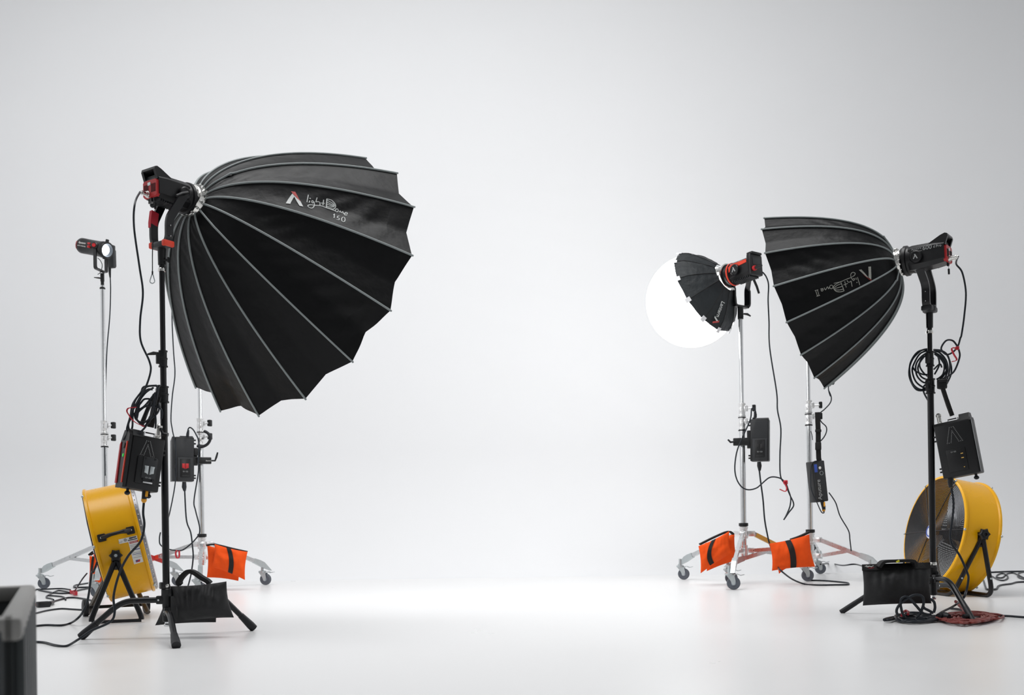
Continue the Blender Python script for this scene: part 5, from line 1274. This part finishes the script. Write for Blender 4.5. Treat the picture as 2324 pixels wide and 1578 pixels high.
# left fan
Dc = 5.25
vC = Vector((272-1162, FPX, 0)).normalized(); rv = Vector((vC.y, -vC.x, 0)); t = math.radians(13.3 - .8)
axL = (rv*math.cos(t) + up*math.sin(t) - vC*.02).normalized()
CL = P(271, 1228, Dc)
def frame_L(root, C, ax, R, W, Mf):
    hd = Vector((ax.y, -ax.x, 0)).normalized()
    if hd.y > 0: hd = -hd
    near = P(263, 1261, (C + hd*(R+.015)).y); far = near - hd*2*(R+.015)
    gL, gR = F(208, 1413, .012), F(321, 1408, .012)
    span = -hd*(2*R+.05)
    for g in (gL, gR):
        MB().tube(round_corners([near - up*.015, near.lerp(g, .5) + hd*.012, g + up*.02, g + up*.004], .05, 5), .0135, 10).build('leg', 'black_metal', root)
        gg = F(198, 1394, .012) if g is gL else F(336, 1391, .012)
        MB().tube([far, far.lerp(gg, .5), gg], .0135, 10).build('leg', 'worn_metal', root, label='scuffed grey-brown leg on the far side')
    MB().bar([gL + up*.0, gR + up*.0], up, .016, .02).build('foot_bar', 'black_metal', root)
    wl, wr = P(194, 1383, 5.26), P(332, 1378, 5.42); wl.z = .048; wr.z = .048
    MB().cyl(wl, wr, .009, seg=12).build('axle', 'black_metal', root)
    dd = (wr-wl).normalized()
    for q, s in ((wl, 1), (wr, -1)): MB().lathe([(.012, -.014), (.036, -.016), (.0475, -.012), (.0475, .012), (.036, .016), (.012, .014)], zframe(q, dd), 28).build('wheel', 'rubber', root)
    for g in (gL, gR):
        q = g.lerp(g+span, .5)
    mb = MB(); star_knob(mb, near + hd*.006, hd, .034); kn = mb.build('knob', 'black_plastic', root)
    mb = MB(); star_knob(mb, far, -hd, .030); mb.build('knob', 'black_plastic', root)
    Mh = frame(near - hd*.01, hd)
    MB().prism([(-.004, -.075), (-.004, .012), (.006, .012), (.006, -.06)], -.022, .022, Mh).build('bracket', 'black_metal', root)
    MB().lathe([(.008, .024), (.008, .03), (.001, .03)], zframe(near, hd), 12).build('bolt', 'zinc', kn)
    # things fixed on the drum's near side
    def on(a, y, off=0.0):      # a: degrees up from the camera side, y along the axis
        zax = Mf.to_3x3() @ Vector((0, 0, 1))
        return C + ax*y + (hd*math.cos(math.radians(a)) + zax*math.sin(math.radians(a)))*(R + off)
    def inv(pxx, pyy):
        best = (1e18, 0, 0)
        for a in np.linspace(-70, 70, 281):
            for y in np.linspace(-W/2, W/2, 61):
                q = proj(on(a, y)); d = (q[0]-pxx)**2 + (q[1]-pyy)**2
                if d < best[0]: best = (d, a, y)
        return best[1], best[2]
    a0, y0 = inv(*z5([(712, 560)])[0]); a1, y1 = inv(*z5([(972, 492)])[0])
    pts = [on(a0+(a1-a0)*k/8, y0+(y1-y0)*k/8, o) for k, o in enumerate((.008, .014, .036, .042, .042, .042, .038, .016, .008))]
    mb = MB().tube(pts, [.011, .012, .010, .009, .009, .009, .011, .013, .011], 10, flat=1.2)
    for a, y in ((a0, y0), (a1, y1)):
        q = on(a, y, .004); nn = (on(a, y, .1)-on(a, y)).normalized(); mb.box((0, 0, 0), (.04, .012, .04), frame(q, nn, ax), .005)
    hh = mb.build('carry_handle', 'black_plastic', root)
    mb = MB()
    for a, y in ((a0, y0), (a1, y1)): mb.sphere(on(a, y, .013), .008, 8, 5)
    mb.build('bolt', 'zinc', hh)
    # stickers
    def patch(c0, c1, c2, c3, nm, m, off, parent, n=6):
        cs = [inv(*p) for p in z5([c0, c1, c2, c3])]; vs = []
        for i in range(n+1):
            for j in range(n+1):
                u, v = i/n, j/n
                a = (cs[0][0]*(1-u)+cs[1][0]*u)*(1-v)+(cs[3][0]*(1-u)+cs[2][0]*u)*v; y = (cs[0][1]*(1-u)+cs[1][1]*u)*(1-v)+(cs[3][1]*(1-u)+cs[2][1]*u)*v
                vs.append(on(a, y, off))
        return MB().add(vs, [[i*(n+1)+j, (i+1)*(n+1)+j, (i+1)*(n+1)+j+1, i*(n+1)+j+1] for i in range(n) for j in range(n)]).build(nm, m, parent)
    s1 = patch((860, 572), (1030, 535), (1040, 575), (870, 615), 'sticker', 'white_label', .001, root)
    s2 = patch((950, 595), (1040, 575), (1090, 770), (1000, 795), 'sticker', 'white_label', .001, root)
    patch((957, 593), (1036, 575), (1040, 592), (961, 610), 'heading_band', 'label_red', .0014, s2)
    patch((1018, 757), (1057, 747), (1060, 768), (1022, 777), 'flag', 'label_red', .0014, s2)
    patch((1018, 757), (1035, 753), (1037, 764), (1020, 768), 'flag', 'label_blue', .0017, s2)
    for r in range(9):
        yy = 620+r*14; xx = 968+r*3.3
        if r in (3, 6): patch((xx+4, yy+3), (xx+80, yy-15), (xx+82, yy-10), (xx+5, yy+8), 'print_line', 'label_blue', .0014, s2, 3)
        else: patch((xx, yy+4), (xx+76, yy-14), (xx+77, yy-11), (xx+1, yy+7), 'print_line', 'print_grey', .0014, s2, 3)
    for k in range(9): patch((960+k*7, 554-k*1.6), (963+k*7, 553.5-k*1.6), (965+k*7, 566-k*1.6), (962+k*7, 567-k*1.6), 'barcode', 'label_ink', .0014, s1, 2)
    for k in range(3): patch((866, 584+k*9), (900, 576+k*9), (901, 578+k*9), (867, 586+k*9), 'print_line', 'print_grey', .0014, s1, 2)
    patch((945, 578), (1030, 560), (1031, 566), (946, 585), 'print_line', 'label_ink', .0014, s1, 3)
    # word on the red band
    ca, cb = inv(*z5([(963, 603)])[0]), inv(*z5([(1036, 585)])[0])
    o = on(ca[0], ca[1], .0025); e = on(cb[0], cb[1], .0025); xd = (e-o).normalized(); nn = hd; zd = xd.cross(-nn)
    zd = zd if zd.z > 0 else -zd
    MT = Matrix(((xd.x, -nn.x, zd.x, o.x), (xd.y, -nn.y, zd.y, o.y), (xd.z, -nn.z, zd.z, o.z), (0, 0, 0, 1)))
    mb = MB().text('WARNING', .0085, MT, .0003); wv = max((v-o).dot(xd) for v in mb.v); Ls = (e-o).length*.95
    for v in mb.v: tt = (v-o).dot(xd); v += xd*(tt*(Ls/wv)-tt)
    mb.build('lettering', 'white_label', s2)
    mb = MB(); a, y = inv(*z5([(922, 579)])[0]); p = on(a, y, .002)
    mb.lathe([(.007, 0), (.007, .0008), (.0056, .0008), (.0056, 0)], zframe(p, hd), 20, cap=False); MTc = MT.copy(); MTc.translation = p; mb.text('UL', .008, MTc, .0003, 'CENTER')
    mb.build('round_mark', 'label_ink', s1)
    # rolled perforated edge of the front guard
    mb = MB()
    MB().lathe([(R-.002, W/2), (R-.006, W/2+.016), (R-.03, W/2+.02), (R-.03, W/2+.016), (R-.01, W/2)], zframe(C, ax), 72, cap=False).build('guard_rim', 'guard_steel', root)
    for k in range(60):
        q = 2*PI*k/60; zM = zframe(C, ax)
        mb.sphere(zM @ Vector(((R-.003)*math.cos(q), (R-.003)*math.sin(q), W/2+.008)), .0035, 6, 4)
    mb.build('rim_hole', 'white_label', root)
fan('yellow drum fan seen side on behind the left stand', CL, axL, .302, .235, 0, frame_L, 0, True, True)

# ---------------------------------------------------------------- dark crate in the corner
zr_ = .40
NR = F(42, 1400, zr_); FRc = F(74, 1328, zr_)
ex = (FRc - NR); Ld = ex.length; ex.normalize(); ey = Vector((-ex.y, ex.x, 0)); ey = ey if ey.x < 0 else -ey   # ex: away, ey: to the left
Wd = .40
root = thing('plastic_crate', 'dark ribbed plastic crate in the lower left corner', 'crate', Vector((NR.x, NR.y, 0)) + ex*Ld/2 + ey*Wd/2)
Mk = Matrix(((ey.x, ex.x, 0, NR.x), (ey.y, ex.y, 0, NR.y), (0, 0, 1, 0), (0, 0, 0, 1)))      # local x to the left, y away, z up
wt = .006
mb = MB()
mb.box((wt/2+.006, Ld/2, zr_/2), (wt, Ld-.012, zr_-.004), Mk); mb.box((Wd-wt/2-.006, Ld/2, zr_/2), (wt, Ld-.012, zr_-.004), Mk)
mb.box((Wd/2, wt/2+.006, zr_/2), (Wd-.012, wt, zr_-.004), Mk); mb.box((Wd/2, Ld-wt/2-.006, zr_/2), (Wd-.012, wt, zr_-.004), Mk); mb.box((Wd/2, Ld/2, .006), (Wd-.012, Ld-.012, .012), Mk)
mb.build('body', 'crate_plastic', root)
mb = MB(); rw = .022
mb.box((rw/2-.004, Ld/2, zr_-.012), (rw, Ld+.008, .024), Mk, .006); mb.box((Wd-rw/2+.004, Ld/2, zr_-.012), (rw, Ld+.008, .024), Mk, .006)
mb.box((Wd/2, rw/2-.004, zr_-.012), (Wd, rw, .024), Mk, .006); mb.box((Wd/2, Ld-rw/2+.004, zr_-.012), (Wd, rw, .024), Mk, .006)
mb.build('rim', 'crate_rim', root)
for k in range(8): MB().box((.001, .03+k*(Ld-.06)/7, zr_*.72), (.012, .012, zr_*.5), Mk, .003).build('rib', 'crate_plastic', root)
for k in range(8): MB().box((.02+k*(Wd-.04)/7, .001, zr_*.66), (.012, .012, zr_*.62), Mk, .003).build('rib', 'crate_plastic', root)

GROUPS = {'rolling light stand': 'chrome rolling stands', 'fan': 'yellow drum fans', 'light stand': 'black light stands', 'control box': 'control boxes hung on the stands',
          'softbox': 'black softboxes', 'studio light': 'studio lights', 'cable': 'black cables', 'cable tie': 'red cable ties', 'plug': 'power plugs', 'clamp': 'stand clamps', 'strap': 'hanging straps', 'connector': 'cable connectors', 'cord': 'black cords'}
for o in list(COL.objects):
    c = o.get('category')
    if c in GROUPS: o['group'] = GROUPS[c]
    elif c == 'sandbag': o['group'] = 'orange sandbags' if o['label'].startswith('orange') else 'black sandbags'
# ---------------------------------------------------------------- light
W = bpy.data.worlds.new('studio_ambient'); S.world = W; W.use_nodes = True
bg = W.node_tree.nodes['Background']; bg.inputs['Color'].default_value = (0.95, 0.975, 1.0, 1); bg.inputs['Strength'].default_value = 0.24
def area(name, loc, target, size, power, col=(1, 1, 1), sy=None):
    l = bpy.data.lights.new(name, 'AREA'); l.energy = power; l.color = col; l.size = size
    if sy: l.shape = 'RECTANGLE'; l.size_y = sy
    o = bpy.data.objects.new(name, l); COL.objects.link(o); o.location = loc
    o.rotation_euler = (Vector(target)-Vector(loc)).to_track_quat('-Z', 'Y').to_euler(); return o
area('ceiling_light', (-.9, 4.6, 6.7), (-.9, 5.9, 0), 7.0, 370, (1, 1, 1), 3.0)

# ---------------------------------------------------------------- camera
cd = bpy.data.cameras.new('camera'); cam = bpy.data.objects.new('camera', cd); COL.objects.link(cam)
cd.sensor_fit = 'HORIZONTAL'; cd.sensor_width = 36.0; cd.lens = FPX/2324*36.0
cd.shift_x = 0.0; cd.shift_y = (YH - 789)/2324
Rr, Ur, Bk = Vector((CT, 0, -ST)), Vector((ST, 0, CT)), Vector((0, -1, 0))
cam.matrix_world = Matrix(((Rr.x, Ur.x, Bk.x, 0), (Rr.y, Ur.y, Bk.y, 0), (Rr.z, Ur.z, Bk.z, HC), (0, 0, 0, 1)))
cd.clip_start = 0.05; cd.clip_end = 100
cd.dof.use_dof = True; cd.dof.focus_distance = 4.8; cd.dof.aperture_fstop = 6.3
S.camera = cam
S.view_settings.view_transform = 'Standard'; S.view_settings.look = 'None'; S.view_settings.exposure = 0.0; S.view_settings.gamma = 1.0
S.view_settings.use_curve_mapping = False
